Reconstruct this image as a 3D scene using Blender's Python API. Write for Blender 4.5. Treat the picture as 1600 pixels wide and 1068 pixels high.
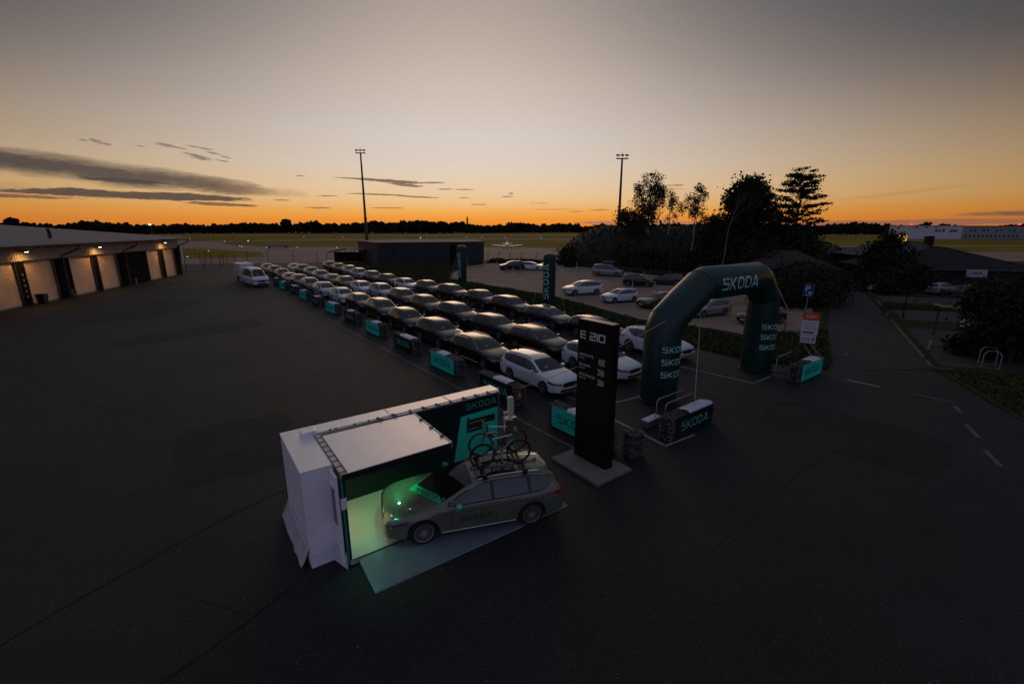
import bpy, bmesh, math, random
import numpy as np
from mathutils import Vector, Matrix
from mathutils.bvhtree import BVHTree
R = math.radians
for o in list(bpy.data.objects): bpy.data.objects.remove(o)
SC = bpy.context.scene
COL = SC.collection

# ------------------------------------------------------------------ camera
cam = bpy.data.cameras.new('camera')
cam.sensor_width = 36.0; cam.lens = 16.2; cam.clip_start = 0.1; cam.clip_end = 20000
camo = bpy.data.objects.new('camera', cam); COL.objects.link(camo)
camo.location = (0, 0, 7.75); camo.rotation_euler = (R(90 - 14.036), 0, 0)
SC.camera = camo
SC.view_settings.view_transform = 'Standard'
try: SC.view_settings.look = 'None'
except Exception: pass
SC.view_settings.exposure = 0.0; SC.view_settings.gamma = 1.0
SC.view_settings.use_curve_mapping = False

# ------------------------------------------------------------------ dusk sky
def s2l(c):
    return tuple((x / 255 / 12.92) if x <= 10 else ((x / 255 + .055) / 1.055) ** 2.4 for x in c)
SUN_AZ = R(-5.0)          # the afterglow stands a little left of straight ahead (+Y)
W = bpy.data.worlds.new('World'); SC.world = W; W.use_nodes = True
NT = W.node_tree; NT.nodes.clear()
def nd(t, **k):
    n = NT.nodes.new(t)
    for a, b in k.items(): setattr(n, a, b)
    return n
def mth(op, a, b=None, c=None, clamp=False):
    n = nd('ShaderNodeMath', operation=op, use_clamp=clamp)
    for i, v in enumerate((a, b, c)):
        if v is None: continue
        if isinstance(v, (int, float)): n.inputs[i].default_value = v
        else: NT.links.new(v, n.inputs[i])
    return n.outputs[0]
tc = nd('ShaderNodeTexCoord'); sep = nd('ShaderNodeSeparateXYZ'); NT.links.new(tc.outputs['Generated'], sep.inputs[0])
sx, sy, sz = sep.outputs
el = mth('MULTIPLY', mth('ARCSINE', sz), 180 / math.pi)               # elevation in degrees
az = mth('MULTIPLY', mth('ARCTAN2', sx, sy), 180 / math.pi)           # azimuth in degrees, 0 = +Y
hl = mth('SQRT', mth('ADD', mth('MULTIPLY', sx, sx), mth('MULTIPLY', sy, sy)))
dot = mth('DIVIDE', mth('ADD', mth('MULTIPLY', sx, math.sin(SUN_AZ)), mth('MULTIPLY', sy, math.cos(SUN_AZ))), mth('ADD', hl, 1e-5))
toward = mth('POWER', mth('MULTIPLY_ADD', dot, 0.5, 0.5, clamp=True), mth('MULTIPLY_ADD', mth('POWER', mth('MINIMUM', mth('MAXIMUM', el, 0.0), 22.0), 2.0), 0.038, 3.3))
epos = mth('POWER', mth('DIVIDE', mth('MAXIMUM', el, 0.0), 90.0, clamp=True), 0.5)
def sky_ramp(stops):
    n = nd('ShaderNodeValToRGB'); cr = n.color_ramp; cr.interpolation = 'B_SPLINE' if False else 'EASE'
    cr.interpolation = 'LINEAR'
    while len(cr.elements) < len(stops): cr.elements.new(0.5)
    for e, (deg, c) in zip(cr.elements, stops):
        e.position = (deg / 90) ** 0.5; e.color = (*s2l(c), 1)
    NT.links.new(epos, n.inputs[0]); return n.outputs[0]
glow = sky_ramp([(0, (236, 134, 44)), (0.8, (241, 150, 54)), (1.8, (243, 174, 88)), (3.0, (237, 196, 144)), (4.6, (232, 204, 170)), (6.6, (224, 206, 190)), (10, (215, 203, 196)),
                 (15, (205, 189, 177)), (21, (180, 165, 155)), (32, (134, 129, 130)), (55, (116, 118, 127)), (90, (106, 112, 126))])
dark = sky_ramp([(0, (110, 74, 70)), (1.0, (112, 72, 62)), (2.5, (114, 70, 44)), (5, (114, 72, 42)), (9, (94, 68, 50)), (15, (58, 58, 62)), (22, (66, 72, 84)), (30, (88, 95, 114)), (45, (102, 108, 130)),
                 (90, (106, 112, 126))])
mx = nd('ShaderNodeMix', data_type='RGBA'); NT.links.new(toward, mx.inputs[0]); NT.links.new(dark, mx.inputs[6]); NT.links.new(glow, mx.inputs[7])
# away from the afterglow the low sky is a deeper orange
tw = mth('MULTIPLY', mth('SUBTRACT', 1.0, toward), mth('MULTIPLY_ADD', el, -0.1, 1.4, clamp=True))
tn = nd('ShaderNodeMix', data_type='RGBA'); tn.blend_type = 'MULTIPLY'; NT.links.new(tw, tn.inputs[0]); NT.links.new(mx.outputs[2], tn.inputs[6]); tn.inputs[7].default_value = (1, .84, .35, 1)
# opposite the afterglow the sky turns to the lavender of the anti-twilight arch
anti = sky_ramp([(0, (112, 106, 132)), (6, (132, 122, 148)), (14, (130, 128, 160)), (30, (114, 120, 148)), (60, (106, 112, 128)), (90, (106, 112, 126))])
am_ = nd('ShaderNodeMix', data_type='RGBA'); NT.links.new(mth('POWER', mth('MULTIPLY', dot, -1.0, clamp=True), 0.8), am_.inputs[0]); NT.links.new(tn.outputs[2], am_.inputs[6]); NT.links.new(anti, am_.inputs[7])
skycol = am_.outputs[2]
# clouds and one hazy hill line: thin banks low over the horizon, broken up by stretched noise
cmb = nd('ShaderNodeCombineXYZ')
NT.links.new(mth('MULTIPLY', az, 0.10), cmb.inputs[0]); NT.links.new(mth('MULTIPLY', el, 0.55), cmb.inputs[1])
nz = nd('ShaderNodeTexNoise'); nz.inputs['Scale'].default_value = 2.2; nz.inputs['Detail'].default_value = 5; nz.inputs['Roughness'].default_value = .6
NT.links.new(cmb.outputs[0], nz.inputs['Vector'])
nzf = mth('SUBTRACT', nz.outputs[0], 0.5)
cmb2 = nd('ShaderNodeCombineXYZ')
NT.links.new(mth('MULTIPLY', az, 0.75), cmb2.inputs[0]); NT.links.new(mth('MULTIPLY', el, 3.6), cmb2.inputs[1])
nz2 = nd('ShaderNodeTexNoise'); nz2.inputs['Scale'].default_value = 1.5; nz2.inputs['Detail'].default_value = 6; nz2.inputs['Roughness'].default_value = .68
NT.links.new(cmb2.outputs[0], nz2.inputs['Vector'])
nzg = mth('SUBTRACT', nz2.outputs[0], 0.5)
def cloud(a0, e0, wa, we, slope=0.0, dens=.9, warp=1.0, soft=.45, col=(84, 76, 72), fine=1.0):
    global skycol
    da = mth('SUBTRACT', az, a0)
    de = mth('SUBTRACT', mth('SUBTRACT', el, e0), mth('MULTIPLY', da, slope))
    de = mth('ADD', de, mth('MULTIPLY', nzf, we * 1.8 * warp))
    qa = mth('POWER', mth('ABSOLUTE', mth('DIVIDE', da, wa)), 2.2)
    qe = mth('POWER', mth('ABSOLUTE', mth('DIVIDE', de, we)), 2.0)
    m = mth('SUBTRACT', mth('SUBTRACT', 1.0, qa), qe)
    m = mth('ADD', m, mth('MULTIPLY', nzg, 4.2 * fine))
    m = mth('MULTIPLY', mth('DIVIDE', m, soft, clamp=True), dens)
    n = nd('ShaderNodeMix', data_type='RGBA'); NT.links.new(m, n.inputs[0]); NT.links.new(skycol, n.inputs[6])
    n.inputs[7].default_value = (*s2l(col), 1); skycol = n.outputs[2]
cloud(-60, 5.70, 20, 1.05, slope=-0.035, dens=.92, warp=.6, soft=.9, col=(78, 71, 68), fine=.14)      # long dark bank, left
cloud(-41, 4.85, 15, 1.2, slope=-0.085, dens=.93, warp=.5, soft=.9, col=(80, 72, 68), fine=.14)
cloud(-32.0, 4.05, 6.5, .85, slope=-0.10, dens=.88, warp=.8, soft=1.1, col=(104, 86, 74), fine=.22)
cloud(-26.5, 3.6, 4.5, .55, slope=-0.08, dens=.45, warp=.9, soft=1.3, col=(150, 112, 84), fine=.3)
cloud(-38.6, 4.10, 3.6, .22, slope=-0.02, dens=.85, warp=.6, col=(76, 70, 69), fine=.35)
cloud(-52, 3.2, 10, .7, slope=-0.03, dens=.5, soft=1.4, col=(150, 108, 82), fine=.2)
cloud(-37.5, 2.85, 10, .40, slope=-0.012, dens=.94, col=(84, 71, 66), fine=.35)
cloud(-50, 2.45, 9, .20, dens=.8, col=(100, 78, 66), fine=.45)
cloud(-46, 2.85, 6, .14, dens=.8, col=(98, 78, 68), fine=.45)
cloud(-31, 2.2, 3.6, .18, slope=-.03, dens=.85, col=(108, 82, 64), fine=.45)
for a, e, w_, h_ in ((-40.9, 7.3, .35, .08), (-40.0, 7.35, .5, .10), (-39.6, 7.15, .7, .16), (-35.0, 7.45, .9, .18), (-34.0, 7.3, .7, .08), (-32.6, 7.5, .9, .09), (-31.8, 7.4, .6, .08), (-33.1, 6.8, .8, .13), (-32.3, 6.55, 1.0, .22), (-31.2, 7.05, .8, .11), (-30.2, 6.75, .6, .10), (-30.6, 6.4, .7, .10), (-36.9, 7.2, .4, .06)):
    cloud(a, e, w_, h_, slope=-.13, dens=.72, col=(116, 98, 84), soft=.9, fine=.75)
cloud(-14.2, 5.05, 4.2, .20, slope=-.045, dens=.92, col=(120, 96, 80), fine=.5)
cloud(-17.0, 5.2, 3.4, .10, slope=-.02, dens=.85, col=(130, 104, 86), fine=.5)
cloud(-12.3, 4.65, 2.2, .18, slope=-.08, dens=.88, col=(122, 98, 80), fine=.5)
cloud(-9.4, 4.95, 1.6, .11, dens=.85, col=(126, 102, 84), fine=.5)
cloud(-15.5, 3.55, 3.5, .10, slope=-.02, dens=.85, col=(144, 104, 72), fine=.5)
cloud(-11.0, 3.35, 2.6, .10, slope=-.03, dens=.85, col=(144, 104, 72), fine=.5)
for a, e, w_, h_ in ((-23.5, 5.3, .6, .08), (-21.0, 3.3, 1.2, .09), (-25.6, 2.75, 1.1, .09), (-22, 2.0, 1.6, .13), (-14.6, 2.1, 2.3, .08), (-7.8, 4.25, 1.0, .10), (-5.7, 4.23, 1.3, .09), (-4.0, 2.55, 1.1, .08), (-5.6, 3.3, .9, .06), (-0.5, 3.45, .7, .10), (-.1, 3.8, .35, .14), (10.3, 1.9, 1.4, .07), (7.6, 1.75, 1.0, .06), (18.6, 4.5, 1.2, .10), (18.3, 4.1, 1.6, .05), (30.6, 5.7, .9, .12), (3.2, 2.7, 1.2, .05)):
    cloud(a, e, w_, h_, dens=.78, col=(140, 104, 78), soft=.8, fine=.7)
cloud(4.8, 2.0, 3.2, .12, slope=.01, dens=.45, col=(196, 128, 62), soft=1.2, fine=.4)
cloud(38.5, 3.0, 6, .22, slope=.10, dens=.22, col=(150, 96, 60), soft=1.2, fine=.3)
cloud(48.5, 1.15, 6.5, .30, slope=.02, dens=.8, col=(92, 78, 74), soft=.9, fine=.3)
cloud(40, 0.35, 13, .30, slope=.01, dens=.65, col=(124, 90, 84), soft=.5, fine=.2)
cloud(15, .45, 8, .22, dens=.7, col=(150, 116, 110), soft=.4, fine=.2)  # far hills in haze, painted into the sky as a low bank
bg = nd('ShaderNodeBackground'); bg.inputs[1].default_value = 1.0
NT.links.new(skycol, bg.inputs[0])
wo = nd('ShaderNodeOutputWorld'); NT.links.new(bg.outputs[0], wo.inputs[0])

# a last trace of direct light from under the horizon glow: one broad, very weak warm sun
sl = bpy.data.lights.new('sun', 'SUN'); sl.energy = 0.30; sl.angle = R(30); sl.color = (1.0, .62, .34)
slo = bpy.data.objects.new('sun', sl); COL.objects.link(slo)
_sd = Vector((math.sin(SUN_AZ) * math.cos(R(8)), math.cos(SUN_AZ) * math.cos(R(8)), math.sin(R(8))))
slo.rotation_euler = _sd.to_track_quat('Z', 'Y').to_euler(); slo.location = (0, 200, 60)

# ------------------------------------------------------------------ helpers
RNG = random.Random(7)
MATS = {}
def mat(name, col, rough=.6, metal=0.0, var=0.0, vscale=2.0, bump=0.0, bscale=30.0, coat=0.0, emit=None, estr=0.0, spec=.5, srgb=False, speck=0.0, speckscale=60.0, wear=None):
    if name in MATS: return MATS[name]
    if srgb: col = s2l(col)
    m = bpy.data.materials.new(name); m.use_nodes = True; nt = m.node_tree; b = nt.nodes['Principled BSDF']
    b.inputs['Base Color'].default_value = (*col, 1); b.inputs['Roughness'].default_value = rough
    b.inputs['Metallic'].default_value = metal; b.inputs['Specular IOR Level'].default_value = spec
    b.inputs['Coat Weight'].default_value = coat; b.inputs['Coat Roughness'].default_value = .03
    if emit is not None:
        b.inputs['Emission Color'].default_value = (*emit, 1); b.inputs['Emission Strength'].default_value = estr
    if var or bump or speck:
        t = nt.nodes.new('ShaderNodeTexCoord')
        def noise(sc, det=4, rg=.55):
            n = nt.nodes.new('ShaderNodeTexNoise'); n.inputs['Scale'].default_value = sc; n.inputs['Detail'].default_value = det
            n.inputs['Roughness'].default_value = rg
            nt.links.new(t.outputs['Object'], n.inputs['Vector']); return n
        cur = None
        if var:
            n = noise(vscale, 6, .62); r = nt.nodes.new('ShaderNodeMapRange')
            r.inputs[1].default_value = .3; r.inputs[2].default_value = .7; r.inputs[3].default_value = 1 - var; r.inputs[4].default_value = 1 + var
            nt.links.new(n.outputs[0], r.inputs[0])
            mm = nt.nodes.new('ShaderNodeVectorMath'); mm.operation = 'SCALE'; mm.inputs[0].default_value = col
            nt.links.new(r.outputs[0], mm.inputs['Scale']); cur = mm.outputs[0]
        if speck:
            n = noise(speckscale, 1); r = nt.nodes.new('ShaderNodeMapRange')
            r.inputs[1].default_value = .68; r.inputs[2].default_value = .85; r.inputs[3].default_value = 0; r.inputs[4].default_value = speck
            nt.links.new(n.outputs[0], r.inputs[0])
            ad = nt.nodes.new('ShaderNodeMix'); ad.data_type = 'RGBA'
            nt.links.new(r.outputs[0], ad.inputs[0])
            if cur is not None: nt.links.new(cur, ad.inputs[6])
            else: ad.inputs[6].default_value = (*col, 1)
            ad.inputs[7].default_value = (.5, .48, .44, 1); cur = ad.outputs[2]
        if cur is not None: nt.links.new(cur, b.inputs['Base Color'])
        if bump:
            n = noise(bscale, 3); bp = nt.nodes.new('ShaderNodeBump'); bp.inputs['Strength'].default_value = bump; bp.inputs['Distance'].default_value = .02
            nt.links.new(n.outputs[0], bp.inputs['Height']); nt.links.new(bp.outputs[0], b.inputs['Normal'])
    MATS[name] = m; return m

class MB:
    def __init__(s): s.v = []; s.f = []; s.m = []
    def add(s, vs, fs, mi=0):
        b = len(s.v); s.v.extend([tuple(x) for x in vs]); s.f.extend([tuple(i + b for i in q) for q in fs]); s.m.extend([mi] * len(fs)); return s
    def box(s, c, d, rz=0.0, mi=0, M=None):
        x, y, z = d[0] / 2, d[1] / 2, d[2] / 2
        vs = [Vector(p) for p in ((-x, -y, -z), (x, -y, -z), (x, y, -z), (-x, y, -z), (-x, -y, z), (x, -y, z), (x, y, z), (-x, y, z))]
        if rz: vs = [Matrix.Rotation(rz, 3, 'Z') @ p for p in vs]
        if M is not None: vs = [M @ p for p in vs]
        vs = [p + Vector(c) for p in vs]
        return s.add(vs, [(0, 3, 2, 1), (4, 5, 6, 7), (0, 1, 5, 4), (1, 2, 6, 5), (2, 3, 7, 6), (3, 0, 4, 7)], mi)
    def bx(s, x0, x1, y0, y1, z0, z1, mi=0):
        return s.box(((x0 + x1) / 2, (y0 + y1) / 2, (z0 + z1) / 2), (abs(x1 - x0), abs(y1 - y0), abs(z1 - z0)), mi=mi)
    def tube(s, pts, r, n=6, mi=0, closed=False, caps=True):
        P = [Vector(p) for p in pts]; k = len(P)
        rs = r if isinstance(r, (list, tuple)) else [r] * k
        ref = None; rings = []
        for i in range(k):
            if closed: t = P[(i + 1) % k] - P[i - 1]
            else: t = P[min(i + 1, k - 1)] - P[max(i - 1, 0)]
            t.normalize()
            if ref is None:
                ref = Vector((0, 0, 1)) if abs(t.z) < .9 else Vector((1, 0, 0))
            a = t.cross(ref)
            if a.length < 1e-4: a = t.cross(Vector((1, .3, 0)))
            a.normalize(); b2 = a.cross(t).normalized(); ref = b2
            rings.append([P[i] + (a * math.cos(2 * math.pi * j / n) + b2 * math.sin(2 * math.pi * j / n)) * rs[i] for j in range(n)])
        vs = [p for ring in rings for p in ring]; fs = []
        for i in range(k if closed else k - 1):
            i2 = (i + 1) % k
            for j in range(n):
                fs.append((i * n + j, i * n + (j + 1) % n, i2 * n + (j + 1) % n, i2 * n + j))
        if caps and not closed:
            fs.append(tuple(range(n))[::-1]); fs.append(tuple((k - 1) * n + j for j in range(n)))
        return s.add(vs, fs, mi)
    def lathe(s, prof, n=16, M=None, mi=0):
        vs = []; fs = []
        for r_, z in prof:
            for j in range(n):
                p = Vector((r_ * math.cos(2 * math.pi * j / n), r_ * math.sin(2 * math.pi * j / n), z)); vs.append(M @ p if M is not None else p)
        for i in range(len(prof) - 1):
            for j in range(n): fs.append((i * n + j, i * n + (j + 1) % n, (i + 1) * n + (j + 1) % n, (i + 1) * n + j))
        return s.add(vs, fs, mi)
    def prism(s, poly, z0, z1, mi=0):
        n = len(poly); vs = [(x, y, z0) for x, y in poly] + [(x, y, z1) for x, y in poly]
        fs = [tuple(range(n))[::-1], tuple(range(n, 2 * n))] + [(i, (i + 1) % n, n + (i + 1) % n, n + i) for i in range(n)]
        return s.add(vs, fs, mi)
    def sheet(s, poly, z, mi=0):
        return s.add([(x, y, z) for x, y in poly], [tuple(range(len(poly)))], mi)
    def mesh(s, name, mats, smooth=None, bevel=0.0, fix=True):
        me = bpy.data.meshes.new(name); me.from_pydata(s.v, [], s.f)
        for m in (mats if isinstance(mats, (list, tuple)) else [mats]): me.materials.append(m)
        if len(set(s.m)) > 1: me.polygons.foreach_set('material_index', s.m)
        if fix or bevel:
            bm = bmesh.new(); bm.from_mesh(me)
            if fix: bmesh.ops.recalc_face_normals(bm, faces=bm.faces)
            if bevel:
                ed = [e for e in bm.edges if len(e.link_faces) == 2 and e.calc_face_angle(0) > .6]
                bmesh.ops.bevel(bm, geom=ed, offset=bevel, segments=2, profile=.6, affect='EDGES')
            bm.to_mesh(me); bm.free()
        if smooth is not None:
            me.polygons.foreach_set('use_smooth', [True] * len(me.polygons))
            if smooth < 179: me.set_sharp_from_angle(angle=R(smooth))
        me.update(); return me
    def build(s, name, mats, parent=None, smooth=None, bevel=0.0, fix=True, kind=None, loc=None, rz=None):
        return link(name, s.mesh(name, mats, smooth, bevel, fix), parent, kind, loc, rz)
def link(name, me, parent=None, kind=None, loc=None, rz=None):
    o = bpy.data.objects.new(name, me); COL.objects.link(o)
    if parent is not None: o.parent = parent
    if kind: o['kind'] = kind
    if loc is not None: o.location = loc
    if rz is not None: o.rotation_euler[2] = rz
    return o
def thing(name, label, cat, loc=(0, 0, 0), rz=0.0, group=None):
    o = bpy.data.objects.new(name, None); COL.objects.link(o); o.location = loc; o.rotation_euler = (0, 0, rz)
    o.empty_display_size = .2
    return tag(o, label, cat, group)
def tag(o, label, cat, group=None):
    o['label'] = label; o['category'] = cat
    if group: o['group'] = group
    return o
CH = {}
def kids(o): return [c for c in ALLOBJ() if c.parent == o]
def ALLOBJ(): return COL.objects
def pch(xs, ys):
    xs = np.array(xs, float); ys = np.array(ys, float); h = np.diff(xs); d = np.diff(ys) / h; m = np.zeros_like(ys)
    m[0] = d[0]; m[-1] = d[-1]
    for i in range(1, len(xs) - 1):
        if d[i - 1] * d[i] > 0:
            w1 = 2 * h[i] + h[i - 1]; w2 = h[i] + 2 * h[i - 1]; m[i] = (w1 + w2) / (w1 / d[i - 1] + w2 / d[i])
    def f(x):
        x = min(max(x, xs[0]), xs[-1]); i = int(min(np.searchsorted(xs, x, 'right') - 1, len(xs) - 2)); t = (x - xs[i]) / h[i]
        return float((2 * t**3 - 3 * t**2 + 1) * ys[i] + (t**3 - 2 * t**2 + t) * h[i] * m[i] + (-2 * t**3 + 3 * t**2) * ys[i + 1] + (t**3 - t**2) * h[i] * m[i + 1])
    return f
# stroke lettering -----------------------------------------------------
GL = {
 'S': ([([(.84, .92), (.50, .92)], 0), ([(.36, .92), (.08, .92), (.08, .55), (.78, .52), (.78, .08), (.0, .08)], 0)], .86),
 'K': ([([(.08, 0), (.08, 1)], 0), ([(.86, 1), (.22, .5), (.88, 0)], 0)], .88),
 'O': ([([(.22, .08), (.70, .08), (.84, .26), (.84, .74), (.70, .92), (.22, .92), (.08, .74), (.08, .26)], 1)], .92),
 'D': ([([(.08, .08), (.62, .08), (.82, .28), (.82, .72), (.62, .92), (.08, .92)], 1)], .90),
 'A': ([([(.03, 0), (.42, .94), (.54, .94), (.93, 0)], 0), ([(.24, .27), (.74, .27)], 0)], .96),
 'E': ([([(.0, .92), (.86, .92)], 0), ([(.08, 1.0), (.08, .54)], 0), ([(.86, .52), (.08, .52), (.08, .08), (.86, .08)], 0)], .86),
 '2': ([([(0, .92), (.8, .92), (.8, .5), (.08, .5), (.08, .08), (.88, .08)], 0)], .88),
 '1': ([([(.08, 0), (.08, 1)], 0)], .16),
 '0': ([([(.08, .08), (.84, .08), (.84, .92), (.08, .92)], 1)], .92),
 ' ': ([], .35),
 '<': ([([(.34, 1), (.08, .5), (.34, 0)], 0)], .22),
 '>': ([([(.02, 1), (.28, .5), (.02, 0)], 0)], .22)}
def strokes(text, h, th=.15, gap=.22):
    """quads in 2-D (each cut short so that they follow curved cloth), and the width of the word"""
    quads = []; x0 = 0.0
    for ch in text:
        polys, w = GL[ch]
        for pts, closed in polys:
            P = [Vector((p[0], p[1])) for p in pts]; n = len(P); offs = []
            for i in range(n):
                a = (P[i] - P[i - 1]).normalized() if (closed or i > 0) else None
                b = (P[(i + 1) % n] - P[i]).normalized() if (closed or i < n - 1) else None
                if a is None: nn = Vector((-b.y, b.x))
                elif b is None: nn = Vector((-a.y, a.x))
                else:
                    na = Vector((-a.y, a.x)); nb = Vector((-b.y, b.x)); nn = na + nb; nn = nn / max(.35, nn.dot(na)) if nn.length > 1e-3 else na
                offs.append(nn * th / 2)
            for i in range(n if closed else n - 1):
                j = (i + 1) % n; L = (P[j] - P[i]).length; k = max(1, int(L / .14))
                for q in range(k):
                    t0, t1 = q / k, (q + 1) / k
                    A = P[i].lerp(P[j], t0); B = P[i].lerp(P[j], t1); oa = offs[i].lerp(offs[j], t0); ob = offs[i].lerp(offs[j], t1)
                    quads.append([((p.x + x0) * h, p.y * h) for p in (A - oa, B - ob, B + ob, A + oa)])
        x0 += w + gap
    return quads, (x0 - gap) * h
def decal(name, quads, fn, m, parent=None, thick=0.0):
    mb = MB()
    for q in quads:
        vs = [fn(*p) for p in q]
        if any(v is None for v in vs): continue
        mb.add(vs, [tuple(range(len(vs)))])
    return mb.build(name, m, parent, fix=False)
_fonts = {}
def text_mesh(s, size):
    cu = bpy.data.curves.new('lettering', 'FONT'); cu.body = s; cu.size = size; cu.fill_mode = 'FRONT'; cu.resolution_u = 2
    o = bpy.data.objects.new('lettering', cu); COL.objects.link(o)
    dg = bpy.context.evaluated_depsgraph_get(); me = bpy.data.meshes.new_from_object(o.evaluated_get(dg))
    bpy.data.objects.remove(o); return me
def text_on(name, s, size, M, m, parent):
    me = text_mesh(s, size); me.materials.clear(); me.materials.append(m); me.transform(M); return link(name, me, parent)
def project(bvh, o, d, off):
    h = bvh.ray_cast(Vector(o), Vector(d))
    if h[0] is None: return None
    n = h[1]
    if n.dot(Vector(d)) > 0: n = -n
    return h[0] + n * off
# leaves ----------------------------------------------------------------
def leaf_mesh(name, C, size, m, seed=0, flat=0.0, aspect=.6, cup=0.0):
    r = np.random.default_rng(seed); C = np.asarray(C, float); N = len(C)
    a = r.normal(size=(N, 3)); a[:, 2] *= (1 - flat); a /= np.linalg.norm(a, axis=1)[:, None] + 1e-9
    b = r.normal(size=(N, 3)); b[:, 2] *= (1 - flat); b -= (b * a).sum(1)[:, None] * a; b /= np.linalg.norm(b, axis=1)[:, None] + 1e-9
    s = (np.asarray(size) * r.uniform(.55, 1.3, N))[:, None]
    V = np.empty((N, 4, 3)); V[:, 0] = C - a * s; V[:, 1] = C - b * s * aspect; V[:, 2] = C + a * s; V[:, 3] = C + b * s * aspect
    me = bpy.data.meshes.new(name); me.vertices.add(N * 4); me.vertices.foreach_set('co', V.reshape(-1))
    me.loops.add(N * 4); me.loops.foreach_set('vertex_index', np.arange(N * 4, dtype=np.int32))
    me.polygons.add(N); me.polygons.foreach_set('loop_start', np.arange(0, N * 4, 4, dtype=np.int32)); me.polygons.foreach_set('loop_total', np.full(N, 4, dtype=np.int32))
    me.materials.append(m); me.update(calc_edges=True); me.validate(); return me
# ------------------------------------------------------------------ materials
M_asph = mat('asphalt', (.0155, .0146, .0142), .72, var=.38, vscale=.22, bump=.5, bscale=20, spec=.28, speck=.55, speckscale=24)
M_seam = mat('bitumen', (.0098, .0094, .0092), .78, spec=.22)
M_road = mat('road_asphalt', (.023, .0215, .021), .75, var=.25, vscale=.5, bump=.25, bscale=25, spec=.3)
M_path = mat('path_paving', (.040, .036, .034), .8, var=.3, vscale=.6, spec=.3)
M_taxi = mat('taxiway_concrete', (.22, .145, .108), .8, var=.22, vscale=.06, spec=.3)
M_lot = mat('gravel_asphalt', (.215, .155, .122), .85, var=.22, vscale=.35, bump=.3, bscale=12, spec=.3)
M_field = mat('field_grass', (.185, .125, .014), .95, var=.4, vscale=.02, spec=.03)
M_grass = mat('meadow_grass', (.032, .034, .013), .95, var=.4, vscale=.5, spec=.1)
M_blade = mat('grass_blades', (.058, .064, .024), .9, var=.35, vscale=1.0, spec=.15)
M_leaf = mat('leaves', (.020, .024, .010), .8, var=.3, vscale=1.0, spec=.2)
M_birchleaf = mat('birch_leaves', (.050, .040, .014), .8, var=.3, vscale=1.0, spec=.2)
M_pine = mat('pine_needles', (.014, .018, .009), .85, var=.3, spec=.15)
M_wood = mat('far_wood', (.012, .014, .009), .95, var=.3, vscale=.05, spec=.05)
M_bark = mat('bark', (.045, .036, .028), .9, var=.3, vscale=3, spec=.2)
M_birchbark = mat('birch_bark', (.38, .34, .29), .8, var=.5, vscale=2.5, spec=.2)
M_line = mat('line_paint', (.085, .08, .075), .7, var=.45, vscale=3)
M_linebr = mat('fresh_line_paint', (.24, .225, .21), .7, var=.3, vscale=4)
M_kerb = mat('kerb_concrete', (.085, .078, .07), .85, var=.3, vscale=3)
M_white = mat('white_sheet', (.88, .85, .85), .36, .55, var=.06, vscale=1.2, spec=.5)
M_white2 = mat('white_panel', (.80, .79, .84), .5, var=.08, vscale=1.5)
M_black = mat('black_trim', (.010, .011, .012), .45)
M_rubber = mat('tyre_rubber', (.012, .012, .012), .75)
M_steel = mat('galvanised_steel', (.30, .30, .30), .45, metal=.7, var=.15)
M_dsteel = mat('dark_steel', (.055, .055, .055), .5, metal=.5)
M_shut = mat('roller_shutter', (.78, .52, .34), .55, var=.12, vscale=.8, spec=.3)
M_clad = mat('corrugated_cladding', (.52, .42, .34), .55, var=.12, vscale=.8, spec=.3)
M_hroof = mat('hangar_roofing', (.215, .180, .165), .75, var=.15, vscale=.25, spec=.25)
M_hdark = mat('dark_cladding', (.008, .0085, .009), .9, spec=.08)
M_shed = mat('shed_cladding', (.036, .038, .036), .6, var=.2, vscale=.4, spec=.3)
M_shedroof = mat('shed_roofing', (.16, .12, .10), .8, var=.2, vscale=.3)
M_brown = mat('brown_roof_tiles', (.030, .019, .014), .85, var=.3, vscale=.8)
M_droof = mat('dark_roof_tiles', (.007, .007, .007), .95, var=.25, vscale=.8)
M_dwall = mat('dark_wall', (.020, .020, .020), .8, var=.2)
M_bwall = mat('white_render', (.50, .50, .55), .7, var=.06, vscale=.3)
M_bwall2 = mat('grey_render', (.22, .23, .27), .7, var=.08, vscale=.3)
M_pane = mat('window_glass', (.012, .014, .018), .05, spec=.8)
M_teal = mat('teal_print', (.012, .58, .43), .45, var=.05, spec=.35)
M_dgreen = mat('dark_green_print', (.003, .016, .014), .42, spec=.35)
M_infl = mat('dark_green_inflatable', (.0025, .030, .025), .36, var=.12, vscale=1.2, spec=.4)
M_mint = mat('mint_print', (.05, .42, .34), .5)
M_mintbr = mat('pale_mint_print', (.32, .72, .62), .5)
M_inkgreen = mat('dark_ink', (.004, .020, .018), .5)
M_wprint = mat('white_print', (.72, .72, .70), .5)
M_mono = mat('monolith_black', (.0045, .0048, .005), .38, spec=.3)
M_slab = mat('concrete_slab', (.15, .135, .125), .85, var=.15, vscale=2.5)
M_stone = mat('gabion_stone', (.115, .105, .095), .85, var=.7, vscale=6)
M_cloth = mat('white_tarpaulin', (.55, .52, .62), .6, var=.1, vscale=2)
M_rope = mat('pale_rope', (.42, .36, .26), .8)

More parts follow.
